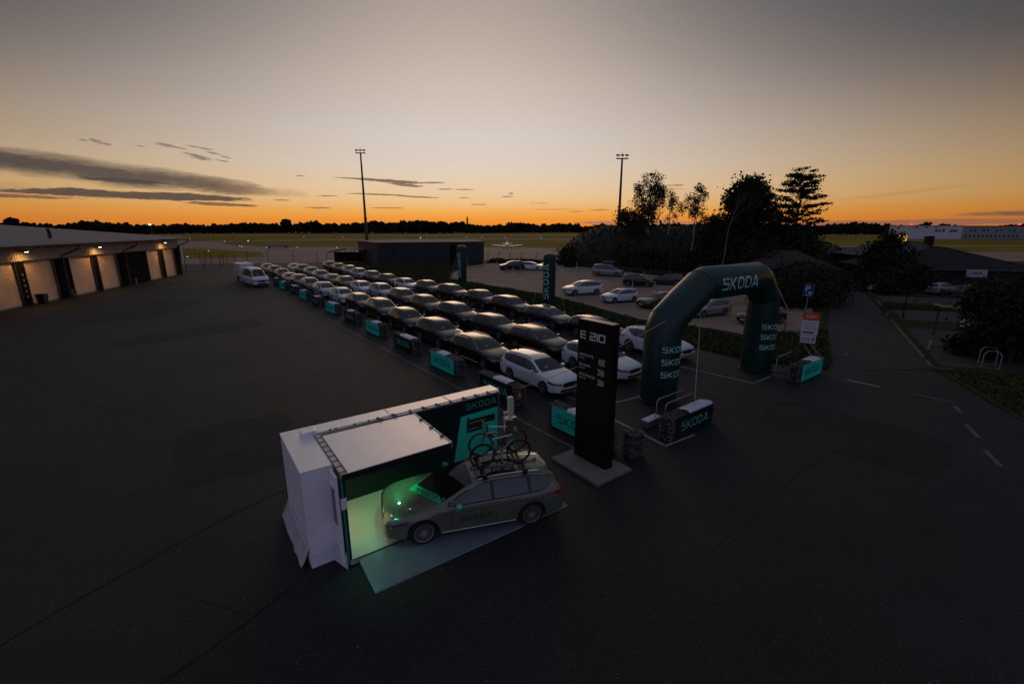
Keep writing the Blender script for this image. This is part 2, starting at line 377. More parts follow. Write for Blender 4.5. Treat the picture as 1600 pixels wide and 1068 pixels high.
# ------------------------------------------------------------------ ground, far to near
def struct(name, mb, m, parent=None, **k):
    o = mb.build(name, m, parent, **k); o['kind'] = 'structure'; return o
def sheet(name, poly, z, m): return struct(name, MB().sheet(poly, z), m)
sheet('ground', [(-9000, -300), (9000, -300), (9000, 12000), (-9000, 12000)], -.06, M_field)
sheet('meadow', [(-95, -60), (150, -60), (150, 108), (30, 110), (-30, 103), (-95, 95)], -.035, M_grass)
sheet('apron', [(-75, -40), (60, -40), (60, -5), (24.5, 10), (20.8, 17.2), (23.4, 24.6), (17.4, 24.3), (13, 27.8), (9, 33), (4, 39.5), (-8, 56), (-20, 72.5), (-30, 87), (-38, 99), (-44, 104.5), (-54, 102.5), (-70, 99)], 0, M_asph)
# taxiways and grass islands of the airfield
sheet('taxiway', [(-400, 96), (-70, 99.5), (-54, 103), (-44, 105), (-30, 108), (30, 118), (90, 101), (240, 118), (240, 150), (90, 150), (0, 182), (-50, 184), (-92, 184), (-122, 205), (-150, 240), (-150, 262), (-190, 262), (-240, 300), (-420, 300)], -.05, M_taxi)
sheet('grass_island', [(-205, 118), (-92, 112), (-66, 125), (-78, 146), (-102, 165), (-140, 182), (-215, 190)], -.04, M_field)
sheet('taxiway_strip', [(-150, 262), (-118, 272), (60, 300), (57, 314), (-120, 290), (-150, 282)], -.045, M_taxi)
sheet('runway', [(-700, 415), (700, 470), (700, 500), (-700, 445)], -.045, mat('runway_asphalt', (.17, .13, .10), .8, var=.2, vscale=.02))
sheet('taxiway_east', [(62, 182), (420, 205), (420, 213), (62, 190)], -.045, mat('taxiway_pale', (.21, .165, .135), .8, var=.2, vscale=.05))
sheet('parking_lot', [(17.4, 33.0), (22.6, 33.6), (30.0, 45.5), (38.2, 58.5), (33, 62), (27, 70), (19, 84), (12, 96), (-4.6, 102.6), (-9.5, 93), (-10.2, 80), (-9.2, 70.4), (4.6, 53.4), (11.0, 39.2), (15.3, 35.6)], .012, M_lot)
sheet('verge', [(-44, 104.7), (-38, 99), (-30, 87), (-20, 72.5), (-8, 56), (4, 39.5), (9, 33), (13, 27.8), (14.6, 26.0), (17.4, 24.3), (18.6, 25.6), (24.6, 35.0), (23.0, 34.6), (17.0, 32.6), (15.0, 35.2), (10.7, 38.8), (4.3, 53.0), (-9.6, 70.2), (-11, 82), (-10.5, 95), (-28.5, 94.5), (-31, 101)], .008, M_grass)
sheet('access_road', [(17.4, 24.3), (18.6, 25.6), (24.6, 35.2), (33.2, 47.6), (40.8, 60), (60, 90), (72, 106), (77.5, 104), (43.5, 56.8), (32.3, 38.7), (23.6, 24.7)], .004, M_road)
sheet('east_ground', [(23.8, 24.6), (32.5, 38.7), (43.7, 56.8), (77, 104), (140, 100), (140, -5), (60, -5), (24.5, 10), (20.8, 17.2)], .006, M_grass)
sheet('forecourt', [(24.6, 25.4), (31.0, 35.3), (32.4, 35.0), (40, 31), (33, 22)], .014, M_path)
sheet('side_path', [(33.2, 38.6), (36.5, 43.5), (48, 41), (48, 36)], .014, M_path)
sheet('side_lane', [(39.5, 48.4), (42.0, 52.8), (62, 46.8), (62, 42.6)], .014, M_path)
kerb = MB()
for a, b in (((23.8, 25.0), (32.3, 38.6)), ((33.3, 40.2), (39.2, 49.0)), ((42.3, 54.0), (60, 82))):
    d = Vector((b[0] - a[0], b[1] - a[1], 0)); kerb.box(((a[0] + b[0]) / 2, (a[1] + b[1]) / 2, .05), (d.length, .16, .12), rz=math.atan2(d.y, d.x))
struct('kerb', kerb, M_kerb, bevel=.015)
kerb = MB()
for k in range(7):
    a = R(200 + k * 14); kerb.box((24.35 + .62 * math.cos(a), 25.05 + .62 * math.sin(a), .05), (.16, .18, .12), rz=a)
struct('corner_kerb', kerb, M_kerb)
# row of pale edging stones between the verge and the parking lot: each its own stone
edge_pts = [(17.2, 32.9), (15.2, 35.4), (10.9, 39.0), (4.5, 53.2), (-9.3, 70.3)]
sm = []
for k in range(4):
    bm = bmesh.new(); bmesh.ops.create_icosphere(bm, subdivisions=1, radius=1)
    rr = random.Random(k)
    for v in bm.verts: v.co *= rr.uniform(.7, 1.15)
    me = bpy.data.meshes.new('edging_stone'); bm.to_mesh(me); bm.free(); me.materials.append(mat('edging_stone', (.30, .27, .24), .85, var=.3, vscale=2)); sm.append(me)
rr = random.Random(5); edging = tag(link('edging_row', MB().bx(-.2, .2, -.2, .2, 0, .03).mesh('edging_row', M_kerb), loc=(edge_pts[0][0], edge_pts[0][1], 0)), 'loose row of pale edging stones between grass verge and parking lot', 'edging')
for a, b in zip(edge_pts, edge_pts[1:]):
    L = math.dist(a, b); n = int(L / 1.15)
    for i in range(n):
        if rr.random() < .42: continue
        t = (i + rr.uniform(-.3, .3)) / n
        o = link('stone', sm[rr.randrange(4)], edging); o.location = (a[0] + (b[0] - a[0]) * t + rr.uniform(-.25, .25) - edge_pts[0][0], a[1] + (b[1] - a[1]) * t + rr.uniform(-.25, .25) - edge_pts[0][1], .06)
        s_ = rr.uniform(.12, .34); o.scale = (s_ * 1.5, s_, s_ * .55); o.rotation_euler[2] = rr.uniform(0, 3)
# seams in the asphalt
def strip(pts, w, z=.004, jit=0.0, seed=1):
    mb = MB(); rr = random.Random(seed); P = [Vector((*p, 0)) for p in pts]; Q = []
    for a, b in zip(P, P[1:]):
        k = max(1, int((b - a).length / .6)) if jit else 1
        Q += [a.lerp(b, i / k) + (Vector((rr.gauss(0, jit), rr.gauss(0, jit), 0)) if i else Vector()) for i in range(k)]
    Q.append(P[-1]); vs = []
    for i, p in enumerate(Q):
        t = (Q[min(i + 1, len(Q) - 1)] - Q[max(i - 1, 0)]).normalized(); n = Vector((-t.y, t.x, 0)) * (w / 2 * (rr.uniform(.6, 1.3) if jit else 1))
        vs += [(p.x - n.x, p.y - n.y, z), (p.x + n.x, p.y + n.y, z)]
    return mb.add(vs, [(2 * i, 2 * i + 1, 2 * i + 3, 2 * i + 2) for i in range(len(Q) - 1)])
for i, (pts, w) in enumerate((([(-6.6, 13.0), (-8.0, 10.9), (-9.6, 7.6), (-12, 3.0)], .07), ([(-7.6, 4.6), (-6.3, 6.0), (-5.4, 7.6), (-4.9, 8.6)], .06), ([(-7.3, 8.4), (-5.9, 8.0), (-5.5, 7.8)], .015),
        ([(4.6, 9.4), (9.2, 13.4), (16, 18)], .02), ([(-30, 30), (-18, 42), (-14, 47)], .05), ([(-46, 34), (-20, 20), (-6.5, 14.2)], .03), ([(-25, 55), (-9, 30)], .05), ([(-40, 60), (-36, 40)], .05))):
    struct('asphalt_seam', strip(pts, w, jit=.05 if i else .03, seed=i), M_seam)
M_patch = mat('asphalt_repair', (.0125, .0118, .0115), .70, var=.25, vscale=.8, bump=.4, bscale=24, spec=.3, speck=.25, speckscale=30)
M_worn = mat('worn_asphalt', (.0178, .0167, .0160), .78, var=.4, vscale=.6, bump=.5, bscale=18, spec=.22, speck=.5, speckscale=20)
rr = random.Random(17)
for iz, (cx, cy, sx_, sy_, a, m) in enumerate(((-14, 24, 3.2, 1.6, .5, M_patch), (-24, 34, 5, 1.8, .9, M_worn), (-10, 15.5, 2.0, 2.6, .6, M_worn), (8.5, 11.5, 3.0, 1.3, .3, M_patch), (13, 16.5, 2.2, 3.0, .7, M_worn), (-35, 44, 3, 6, .2, M_worn), (-9, 5.5, 2.4, 1.6, .2, M_patch))):
    n_ = 40; P = []
    for i in range(n_):
        t = 2 * math.pi * i / n_; k = rr.uniform(.95, 1.04) / max(abs(math.cos(t)), abs(math.sin(t))) ** .8; x, y = sx_ * k * math.cos(t), sy_ * k * math.sin(t); P.append((cx + x * math.cos(a) - y * math.sin(a), cy + x * math.sin(a) + y * math.cos(a)))
    sheet('asphalt_patch', P, .0012 + iz * .0004, m)
for x, y in ((-4.5, 17.5),): struct('manhole_cover', MB().lathe([(0, .012), (.31, .012), (.33, .008), (.36, .005)], 20, Matrix.Translation((x, y, 0))), M_dsteel)
for pts, w, m in (([(-17.2, 41.0), (-11.3, 33.0), (-2.4, 21.3), (2.4, 15.0)], .10, M_line), ([(3.35, 19.2), (5.6, 15.4)], .12, M_linebr), ([(5.55, 15.35), (7.0, 16.3)], .12, M_linebr), ([(3.6, 19.0), (6.0, 20.4)], .11, M_linebr),
        ([(.9, 22.8), (2.3, 20.9), (3.5, 19.15)], .10, M_line), ([(2.5, 20.7), (4.2, 21.9)], .10, M_linebr), ([(6.6, 21.9), (4.9, 24.3)], .10, M_line), ([(9.2, 25.7), (12.3, 22.3), (13.8, 23.4)], .11, M_linebr), ([(-1.0, 25.4), (.6, 26.5)], .1, M_line),
        ([(17.5, 22.85), (18.35, 21.75)], .15, M_linebr), ([(19.2, 20.75), (20.1, 19.6)], .14, M_line), ([(19.75, 19.25), (19.3, 18.5)], .16, M_line), ([(18.35, 17.25), (17.7, 16.1)], .15, M_line), ([(16.95, 15.1), (16.3, 13.9)], .15, M_line), ([(24.2, 27.6), (24.5, 27.6)], .12, M_line), ([(20.7, 27.8), (21.1, 27.9)], .12, M_line)):
    struct('painted_line', strip(pts, w, z=.006 if m is M_line else .007), m)

# ------------------------------------------------------------------ hangar with roller doors (left)
hd = Vector((-.206, .9785, 0)); hang_rz = math.atan2(hd.y, hd.x)       # local x runs along the front, local -y is the apron side
hang = thing('hangar', 'long low hangar with pale roller doors along the left edge of the apron', 'hangar', (-48.1, 42.6, 0), hang_rz)
doors = [(-23.0, -19.2), (-18.1, -14.3), (-12.2, -8.4), (-7.0, -3.2), (-1.0, 3.0), (4.14, 8.05), (10.5, 14.4), (15.45, 19.2), (26.5, 30.0), (31.25, 34.6)]
x0h, x1h = -26.0, 36.3
mb = MB()
mb.bx(x0h, x1h, .25, 22, 0, 5.9); xs = [x0h] + [v for d_ in doors for v in d_] + [x1h]
for a, b in zip(xs[0::2], xs[1::2]): mb.bx(a, b, .0, .248, 0, 4.42)
mb.build('wall', M_hdark, hang)
mb = MB(); n = int((x1h - x0h) / .075); pts = []                          # corrugated fascia over the doors
for i in range(n + 1):
    x = x0h + (x1h - x0h) * i / n; pts.append((x, -.10 if (i // 2) % 2 else -.02))
vs = [(x, y, 4.42) for x, y in pts] + [(x, y, 5.92) for x, y in pts]
mb.add(vs, [(i, i + 1, n + 2 + i, n + 1 + i) for i in range(n)]); o = mb.build('fascia', M_clad, hang, fix=False); o['kind'] = 'stuff'
MB().bx(x0h, x1h, -.14, .0, 4.36, 4.44).build('drip_rail', M_dsteel, hang)
mb = MB()
mb.add([(x0h, -1.4, 6.0), (x1h + .4, -1.4, 6.0), (x1h + .4, 24, 8.05), (x0h, 24, 8.05), (x1h + .4, 46, 6.0), (x0h, 46, 6.0)], [(0, 1, 2, 3), (3, 2, 4, 5)])
mb.add([(x0h, -1.4, 5.86), (x1h + .4, -1.4, 5.86), (x1h + .4, 24, 7.9), (x0h, 24, 7.9), (x1h + .4, 46, 5.86)], [(0, 1, 2, 3)])
mb.add([(x1h + .4, -1.4, 5.86), (x1h + .4, -1.4, 6.0), (x1h + .4, 24, 8.05), (x1h + .4, 46, 6.0), (x1h + .4, 46, 5.86), (x1h + .4, 24, 7.9)], [(0, 1, 2, 5), (5, 2, 3, 4)])
mb.add([(x0h, -1.4, 5.86), (x1h + .4, -1.4, 5.86), (x1h + .4, -1.4, 6.0), (x0h, -1.4, 6.0)], [(0, 1, 2, 3)])
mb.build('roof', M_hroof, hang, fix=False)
mb = MB(); mb.tube([(x0h, -1.48, 5.9), (x1h + .4, -1.48, 5.9)], .09, 8); mb.build('gutter', M_dsteel, hang, smooth=60)
mb = MB(); mb.add([(x1h, .25, 5.9), (x1h, 24, 7.9), (x1h, 45, 5.9), (x1h, 45, 0), (x1h, .25, 0)], [(0, 1, 2, 3, 4)]); mb.build('gable_wall', M_clad, hang, fix=False)
for a, b in doors:
    mb = MB(); z = .05; k = 0; vs = []; step = .145
    while z < 4.4:                                                       # slats of the shutter stand proud in turn
        vs += [(a, .10, z), (b, .10, z), (a, .155, min(z + step * .8, 4.4)), (b, .155, min(z + step * .8, 4.4))]; z += step; k += 1
    mb.add(vs, [(2 * i, 2 * i + 1, 2 * i + 3, 2 * i + 2) for i in range(2 * k - 1)])
    d_ = mb.build('roller_door', M_shut, hang, fix=False)
    MB().bx(a + .03, b - .03, .05, .17, .0, .12).build('bottom_rail', M_steel, d_)
    for q in (a - .035, b + .035): MB().bx(q - .055, q + .055, -.06, .12, 0, 4.36).build('guide_rail', M_dsteel, d_)
for s in (-13.3, 9.3, 20.3 + .6, 36.0):                                  # rainwater pipes: down from the gutter, back to the wall
    mb = MB(); mb.tube([(s + .9, -1.45, 5.86), (s + .9, -1.45, 5.35), (s + .55, -.22, 4.75), (s, -.22, 4.7), (s, -.22, .05)], .09, 8); mb.build('downpipe', M_dsteel, hang, smooth=50)
mb = MB(); mb.tube([(14.6, 3.8, 6.3), (14.6, 3.8, 7.25), (14.42, 3.8, 7.5)], .19, 10); mb.build('flue', M_dsteel, hang, smooth=50)
mb = MB(); mb.bx(36.45, 37.1, -.3, 1.3, 2.2, 4.9); mb.build('end_cabinet', M_bwall, hang, bevel=.03)
M_lamp = mat('lit_lamp', (.9, .8, .6), .4, emit=(1.0, .80, .55), estr=8)
for i, s in enumerate((-22.5, -11.0, 3.62, 14.9, 30.6)):
    lt = MB(); lt.tube([(s, -.1, 5.42), (s, -.55, 5.46)], .03, 6); lt.box((s, -.78, 5.4), (.34, .50, .12))
    o = lt.build('wall_lamp', M_dsteel, hang, bevel=.01)
    MB().bx(s - .10, s + .10, -.99, -.80, 5.30, 5.337).build('lamp_glass', M_lamp, o)
    l = bpy.data.lights.new('lamp_light', 'SPOT'); l.energy = 215; l.color = (1, .53, .13); l.spot_size = R(160); l.spot_blend = 1.0; l.shadow_soft_size = .12
    q = bpy.data.objects.new('lamp_light', l); COL.objects.link(q); q.parent = o; q.location = (s, -1.0, 5.27); q.rotation_euler = (R(14), 0, 0)
for s, h in ((3.55, 2.6), ):                                             # hoses and tools hung on the pier by the first door
    for k in range(5):
        tag(MB().box((0, 0, 0), (.16, .1, .26)).build('wall_box', M_steel, loc=tuple(Vector((-48.1, 42.6, 0)) + hd * s + Vector((.9785, .206, 0)) * .1 + Vector((0, 0, .9 + k * .55))), rz=hang_rz, bevel=.02),
            'small grey box on the hangar pier, %s of a column of five' % ('lowest', 'second from the bottom', 'middle one', 'second from the top', 'topmost')[k], 'box', 'grey boxes on the hangar pier')
def hpos(s, off, z=0): return tuple(Vector((-48.1, 42.6, z)) + hd * s + Vector((.9785, .206, 0)) * off)
wb = thing('waste_bin', 'dark waste bin standing in front of the second roller door', 'bin', hpos(4.75, .5), hang_rz)
mb = MB(); mb.add([(-.28, -.3, .06), (.28, -.3, .06), (.28, .3, .06), (-.28, .3, .06), (-.34, -.36, .95), (.34, -.36, .95), (.34, .36, .95), (-.34, .36, .95)], [(0, 3, 2, 1), (0, 1, 5, 4), (1, 2, 6, 5), (2, 3, 7, 6), (3, 0, 4, 7), (4, 5, 6, 7)]); mb.build('bin_body', M_black, wb, bevel=.03)
MB().bx(-.36, .36, -.38, .38, .955, 1.02).build('lid', M_black, wb, bevel=.02)
for sx_ in (-.25, .25): 
    mb = MB(); mb.lathe([(.1, -.03), (.1, .03)], 10, Matrix.Translation((sx_, .33, .1)) @ Matrix.Rotation(R(90), 4, 'Y')); mb.build('wheel', M_rubber, wb)
bl = thing('bollard_post', 'short pale protection post beside the dark hangar wall between the doors', 'post', hpos(21.6, .6))
MB().tube([(0, 0, 0), (0, 0, .75)], .09, 10).build('post', M_steel, bl, smooth=50); MB().tube([(0, 0, .752), (0, 0, .80)], .10, 10).build('cap', M_wprint, bl, smooth=50)
tw = thing('tyre', 'old tyre leaning on the dark hangar pier between two doors', 'tyre', hpos(9.7, .28, .45), hang_rz)
mb = MB(); mb.tube([(.34 * math.cos(a), 0, .34 * math.sin(a)) for a in [2 * math.pi * i / 16 for i in range(16)]], .11, 8, closed=True); mb.build('tread', mat('old_tyre', (.06, .055, .05), .8), tw, smooth=60)
MB().lathe([(.05, -.03), (.24, -.02), (.24, .02)], 12, Matrix.Rotation(R(90), 4, 'X')).build('rim', M_steel, tw)
fl = thing('flood_light', 'small lit floodlight on a thin mast behind the hangar roof', 'floodlight', (-63.5, 83.5, 0))
MB().tube([(0, 0, 0), (0, 0, 8.0)], .07, 6).build('mast', M_dsteel, fl); MB().box((0, -.15, 8.1), (.26, .25, .2)).build('lamp_head', mat('lit_flood', (.8, .8, .7), .4, emit=(1, .9, .6), estr=2.0), fl)

# ------------------------------------------------------------------ corrugated shed in the middle distance
shed = thing('shed', 'wide flat-roofed corrugated shed standing beyond the parked cars', 'shed', (-27.5, 95.5, 0))
def ribbed(a, b, z0, z1, step, depth, m, name, parent):
    a = Vector(a); b = Vector(b); d = (b - a); L = d.length; d.normalize(); nn = Vector((d.y, -d.x)); k = int(L / step); P = []
    for i in range(k + 1):
        for t, o_ in ((0, 0), (.45, 0), (.55, depth), (.95, depth)):
            if i == k and t > 0: break
            p = a + d * (L * (i + t) / k) + nn * o_; P.append(p)
    vs = [(p.x, p.y, z0) for p in P] + [(p.x, p.y, z1) for p in P]; n_ = len(P)
    mb = MB(); mb.add(vs, [(i, i + 1, n_ + i + 1, n_ + i) for i in range(n_ - 1)]); o = mb.build(name, m, parent, fix=False); o['kind'] = 'stuff'; return o
mb = MB(); mb.prism([(0, 0.2), (21.4, 6.6), (18, 20), (-8, 13), (-2.7, 5)], .0, 4.45); mb.build('wall', M_shed, shed)
ribbed((0, 0), (14.2, 4.3), 0, 4.5, .55, .12, M_shed, 'front_cladding', shed)
ribbed((15.6, 4.72), (21.4, 6.48), 0, 4.5, .9, .05, M_shed, 'side_cladding', shed)
ribbed((-2.75, 5.0), (0, 0), 0, 4.5, .9, .06, mat('pale_shed_cladding', (.045, .045, .042), .6, var=.1), 'end_cladding', shed)
MB().prism([(14.25, 4.15), (15.55, 4.55), (15.55, 4.75), (14.25, 4.35)], 0, 4.1).build('door', M_hdark, shed)
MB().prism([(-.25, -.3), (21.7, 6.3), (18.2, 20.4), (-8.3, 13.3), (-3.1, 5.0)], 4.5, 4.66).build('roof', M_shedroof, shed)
hut = thing('shelter', 'small open lean-to with a shallow pale roof left of the corrugated shed', 'shelter', (-36.5, 104.5, 0))
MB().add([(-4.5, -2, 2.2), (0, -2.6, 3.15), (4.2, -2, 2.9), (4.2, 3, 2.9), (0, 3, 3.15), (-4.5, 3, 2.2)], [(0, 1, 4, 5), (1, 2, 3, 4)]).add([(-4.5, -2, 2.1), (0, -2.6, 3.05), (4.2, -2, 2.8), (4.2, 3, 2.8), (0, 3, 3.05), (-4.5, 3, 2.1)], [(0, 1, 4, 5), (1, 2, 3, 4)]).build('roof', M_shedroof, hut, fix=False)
for x in (-4.2, -2, 0, 2, 4): MB().tube([(x, -1.8, 0), (x, -1.8, 2.15 + .16 * (x + 4.2) if x < 0 else 2.9)], .07, 6).build('post', M_dsteel, hut)
MB().bx(-4.2, 4.2, 2.6, 2.8, 0, 2.1).build('back_wall', M_hdark, hut)

# ------------------------------------------------------------------ perimeter fences: posts and wire
def fence(pts, step, h, label, lean=.0, seed=0):
    t = thing('fence', label, 'fence', (*pts[0], 0)); rr = random.Random(seed); o0 = Vector((*pts[0], 0)); P = [Vector((*p, 0)) - o0 for p in pts]
    allp = []
    for a, b in zip(P, P[1:]):
        k = max(1, round((b - a).length / step)); allp += [a.lerp(b, i / k) for i in range(k)]
    allp.append(P[-1]); me = MB().tube([(0, 0, 0), (0, 0, h - .35), (lean * .3, -lean * .3, h)], .06, 6).mesh('post', M_dsteel)
    for p in allp: link('post', me, t, loc=p)
    mb = MB()
    for a, b in zip(P, P[1:]):
        for z in [.15 + i * .32 for i in range(int((h - .2) / .32))]: mb.tube([a + Vector((0, 0, z)), b + Vector((0, 0, z))], .009, 3, caps=False)
        L = (b - a).length; k = int(L / .5)
        for i in range(k):
            p = a.lerp(b, i / k); mb.tube([p + Vector((0, 0, .1)), p + Vector((0, 0, h - .4))], .006, 3, caps=False)
    mb.build('wire_mesh', M_dsteel, t)['kind'] = 'stuff'; return t
fence([(-57.5, 82), (-57, 96), (-67, 100.3)], 4.2, 2.2, 'short wire fence closing the gap behind the hangar corner', .6, 1)
fence([(-66, 100.6), (-54, 103.5), (-44, 105.6), (-33, 107.6)], 4.3, 2.6, 'wire fence on dark posts between apron and taxiway', 1, 2)
fence([(-5.4, 104.4), (2, 101), (11.5, 97.5)], 2.9, 2.6, 'wire fence on leaning posts behind the far parked trio', 1, 3)
fence([(12.5, 97.6), (21.5, 84.5), (29, 71.5), (33.5, 64.5)], 3.2, 2.5, 'wooden post fence along the overgrown mound behind the parking lot', .2, 4)
fence([(58, 92), (66, 100), (74, 112)], 4.0, 2.4, 'wire fence across the far end of the access road', .4, 5)

# ------------------------------------------------------------------ lighting masts
def mast(x, y, h, label):
    t = thing('light_mast', label, 'light mast', (x, y, 0))
    MB().tube([(0, 0, 0), (0, 0, h * .33), (0, 0, h * .331), (0, 0, h)], [.62, .5, .42, .26], 10).build('pole', M_dsteel, t, smooth=50)
    MB().tube([(0, 0, h * .33 - .12), (0, 0, h * .33 + .12)], .62, 10).build('flange', M_dsteel, t)
    MB().box((0, 0, h + .1), (3.4, 1.1, .2)).build('platform', M_dsteel, t)
    for x_ in (-1.3, 0, 1.3): 
        f = MB().box((x_, -.2, h + 1.0), (.95, .6, .4), M=Matrix.Rotation(R(18), 3, 'X')).build('floodlight', M_dsteel, t, bevel=.05); 
        MB().tube([(x_, 0, h + .2), (x_, 0, h + .8)], .06, 5).build('bracket', M_dsteel, f)
    MB().tube([(0, 0, h), (0, 0, h + 2.0)], .05, 5).build('lightning_rod', M_dsteel, t)
mast(-53.0, 172.4, 32.6, 'tall dark floodlight mast behind the corrugated shed')
mast(32.0, 142.7, 26.8, 'tall dark floodlight mast beside the birch trees')
# ------------------------------------------------------------------ cars
def paint(name, c, rough=.32, metal=.0): return mat(name, c, rough, metal, coat=1.0, spec=.12)
P_white = paint('paint_white', (.60, .635, .68)); P_black = paint('paint_black', (.004, .004, .005)); P_grey = paint('paint_graphite', (.026, .028, .031), .35, .3)
P_blue = paint('paint_midnight_blue', (.006, .009, .022)); P_green = paint('paint_dark_green', (.006, .012, .011)); P_silver = paint('paint_silver', (.28, .29, .29), .35, .6)
P_bronze = paint('paint_bronze', (.05, .038, .030), .35, .4); P_lblue = paint('paint_pale_blue', (.34, .40, .50), .35, .2); P_steelblue = paint('paint_steel_blue', (.07, .10, .16), .35, .3)
P_sage = paint('paint_silver_green', (.17, .19, .165), .34, .55)
M_glass = mat('car_glass', (.008, .008, .009), .03, spec=.55); M_trim = mat('car_trim', (.008, .008, .009), .4)
M_chrome = mat('chrome', (.55, .55, .55), .15, 1.0); M_head = mat('headlight_glass', (.055, .06, .065), .05, spec=1.0)
M_tail = mat('tail_light', (.30, .008, .010), .15, spec=.8, emit=(1, .03, .02), estr=.0)
M_rim = mat('alloy_rim', (.42, .42, .43), .35, .6); M_paper = mat('windscreen_paper', (.22, .22, .21), .7); M_sglass = mat('side_glass', (.022, .026, .026), .03, spec=1.0); M_plate = mat('number_plate', (.55, .55, .52), .5); M_pano = mat('glass_roof', (.02, .018, .02), .05, spec=.9)  # side glass base colour lifted to stand in for light seen through the cabin

def wheel_meshes(r, w, spokes, hero=False):
    Rx = Matrix.Rotation(R(90), 4, 'X'); n = 28 if hero else 18
    t = MB().lathe([(r * .70, -w / 2), (r * .93, -w / 2), (r, -w * .32), (r, w * .32), (r * .93, w / 2), (r * .70, w / 2), (r * .66, w * .3), (r * .66, -w * .3), (r * .70, -w / 2)], n, Rx).mesh('tyre', M_rubber, 40)
    m = MB(); m.lathe([(r * .70, w * .46), (r * .72, w * .5), (r * .655, w * .5), (r * .64, w * .36)], n, Rx, 0); m.lathe([(r * .70, -w * .46), (r * .72, -w * .5), (r * .655, -w * .5), (r * .64, -w * .36)], n, Rx, 0)
    for sd in (1, -1):
        m.lathe([(.001, sd * w * .20), (r * .64, sd * w * .20)], n, Rx, 1); m.lathe([(.001, sd * w * .46), (r * .13, sd * w * .44), (r * .15, sd * w * .30)], 10, Rx, 0)
        for i in range(spokes):
            a = 2 * math.pi * i / spokes; aw = .34 / spokes * 2
            for da in ((-.11, .11) if hero else (0,)):
                a0, a1 = a + da * .35, a + da * 1.5
                p = [(r * .11, a0 - .20), (r * .11, a0 + .20), (r * .655, a1 + aw * .42), (r * .655, a1 - aw * .42)]
                m.add([(q * math.cos(b), -sd * w * (.43 if k < 2 else .47), q * math.sin(b)) for k, (q, b) in enumerate(p)], [(0, 1, 2, 3)], 0)
    return t, m.mesh('rim', [M_rim, M_trim], fix=False)

TD = [0, 1.25, 2.1, 4.1, 4.69]                     # landmarks on the template: nose, cowl, roof front, roof end, tail
T_zt = ([0, .03, .12, .35, .8, 1.2, 1.27, 1.4, 2.0, 2.3, 2.8, 3.5, 4.1, 4.36, 4.48, 4.60, 4.65, 4.69], [.66, .74, .82, .885, .955, 1.005, 1.03, 1.095, 1.36, 1.43, 1.468, 1.455, 1.405, 1.36, 1.22, 1.00, .93, .80])
T_zs = ([0, .12, .5, 1.2, 2.0, 3.0, 4.0, 4.4, 4.6, 4.69], [.60, .72, .82, .925, .95, .965, .985, .985, .93, .74])
T_zr = ([0, .12, .35, .8, 1.2, 1.32, 2.0, 2.3, 2.8, 3.5, 4.1, 4.36, 4.48, 4.60, 4.65, 4.69], [.64, .80, .865, .93, .975, 1.00, 1.30, 1.375, 1.41, 1.395, 1.34, 1.285, 1.16, .97, .90, .78])
T_hw = ([0, .05, .15, .4, .8, 1.5, 3.5, 4.2, 4.5, 4.62, 4.69], [.74, .83, .905, .965, .99, 1, 1, .975, .935, .89, .80])
T_hr = ([0, .3, 1.2, 1.35, 2.1, 2.8, 3.6, 4.2, 4.5, 4.69], [.52, .62, .75, .745, .615, .595, .585, .565, .60, .58])

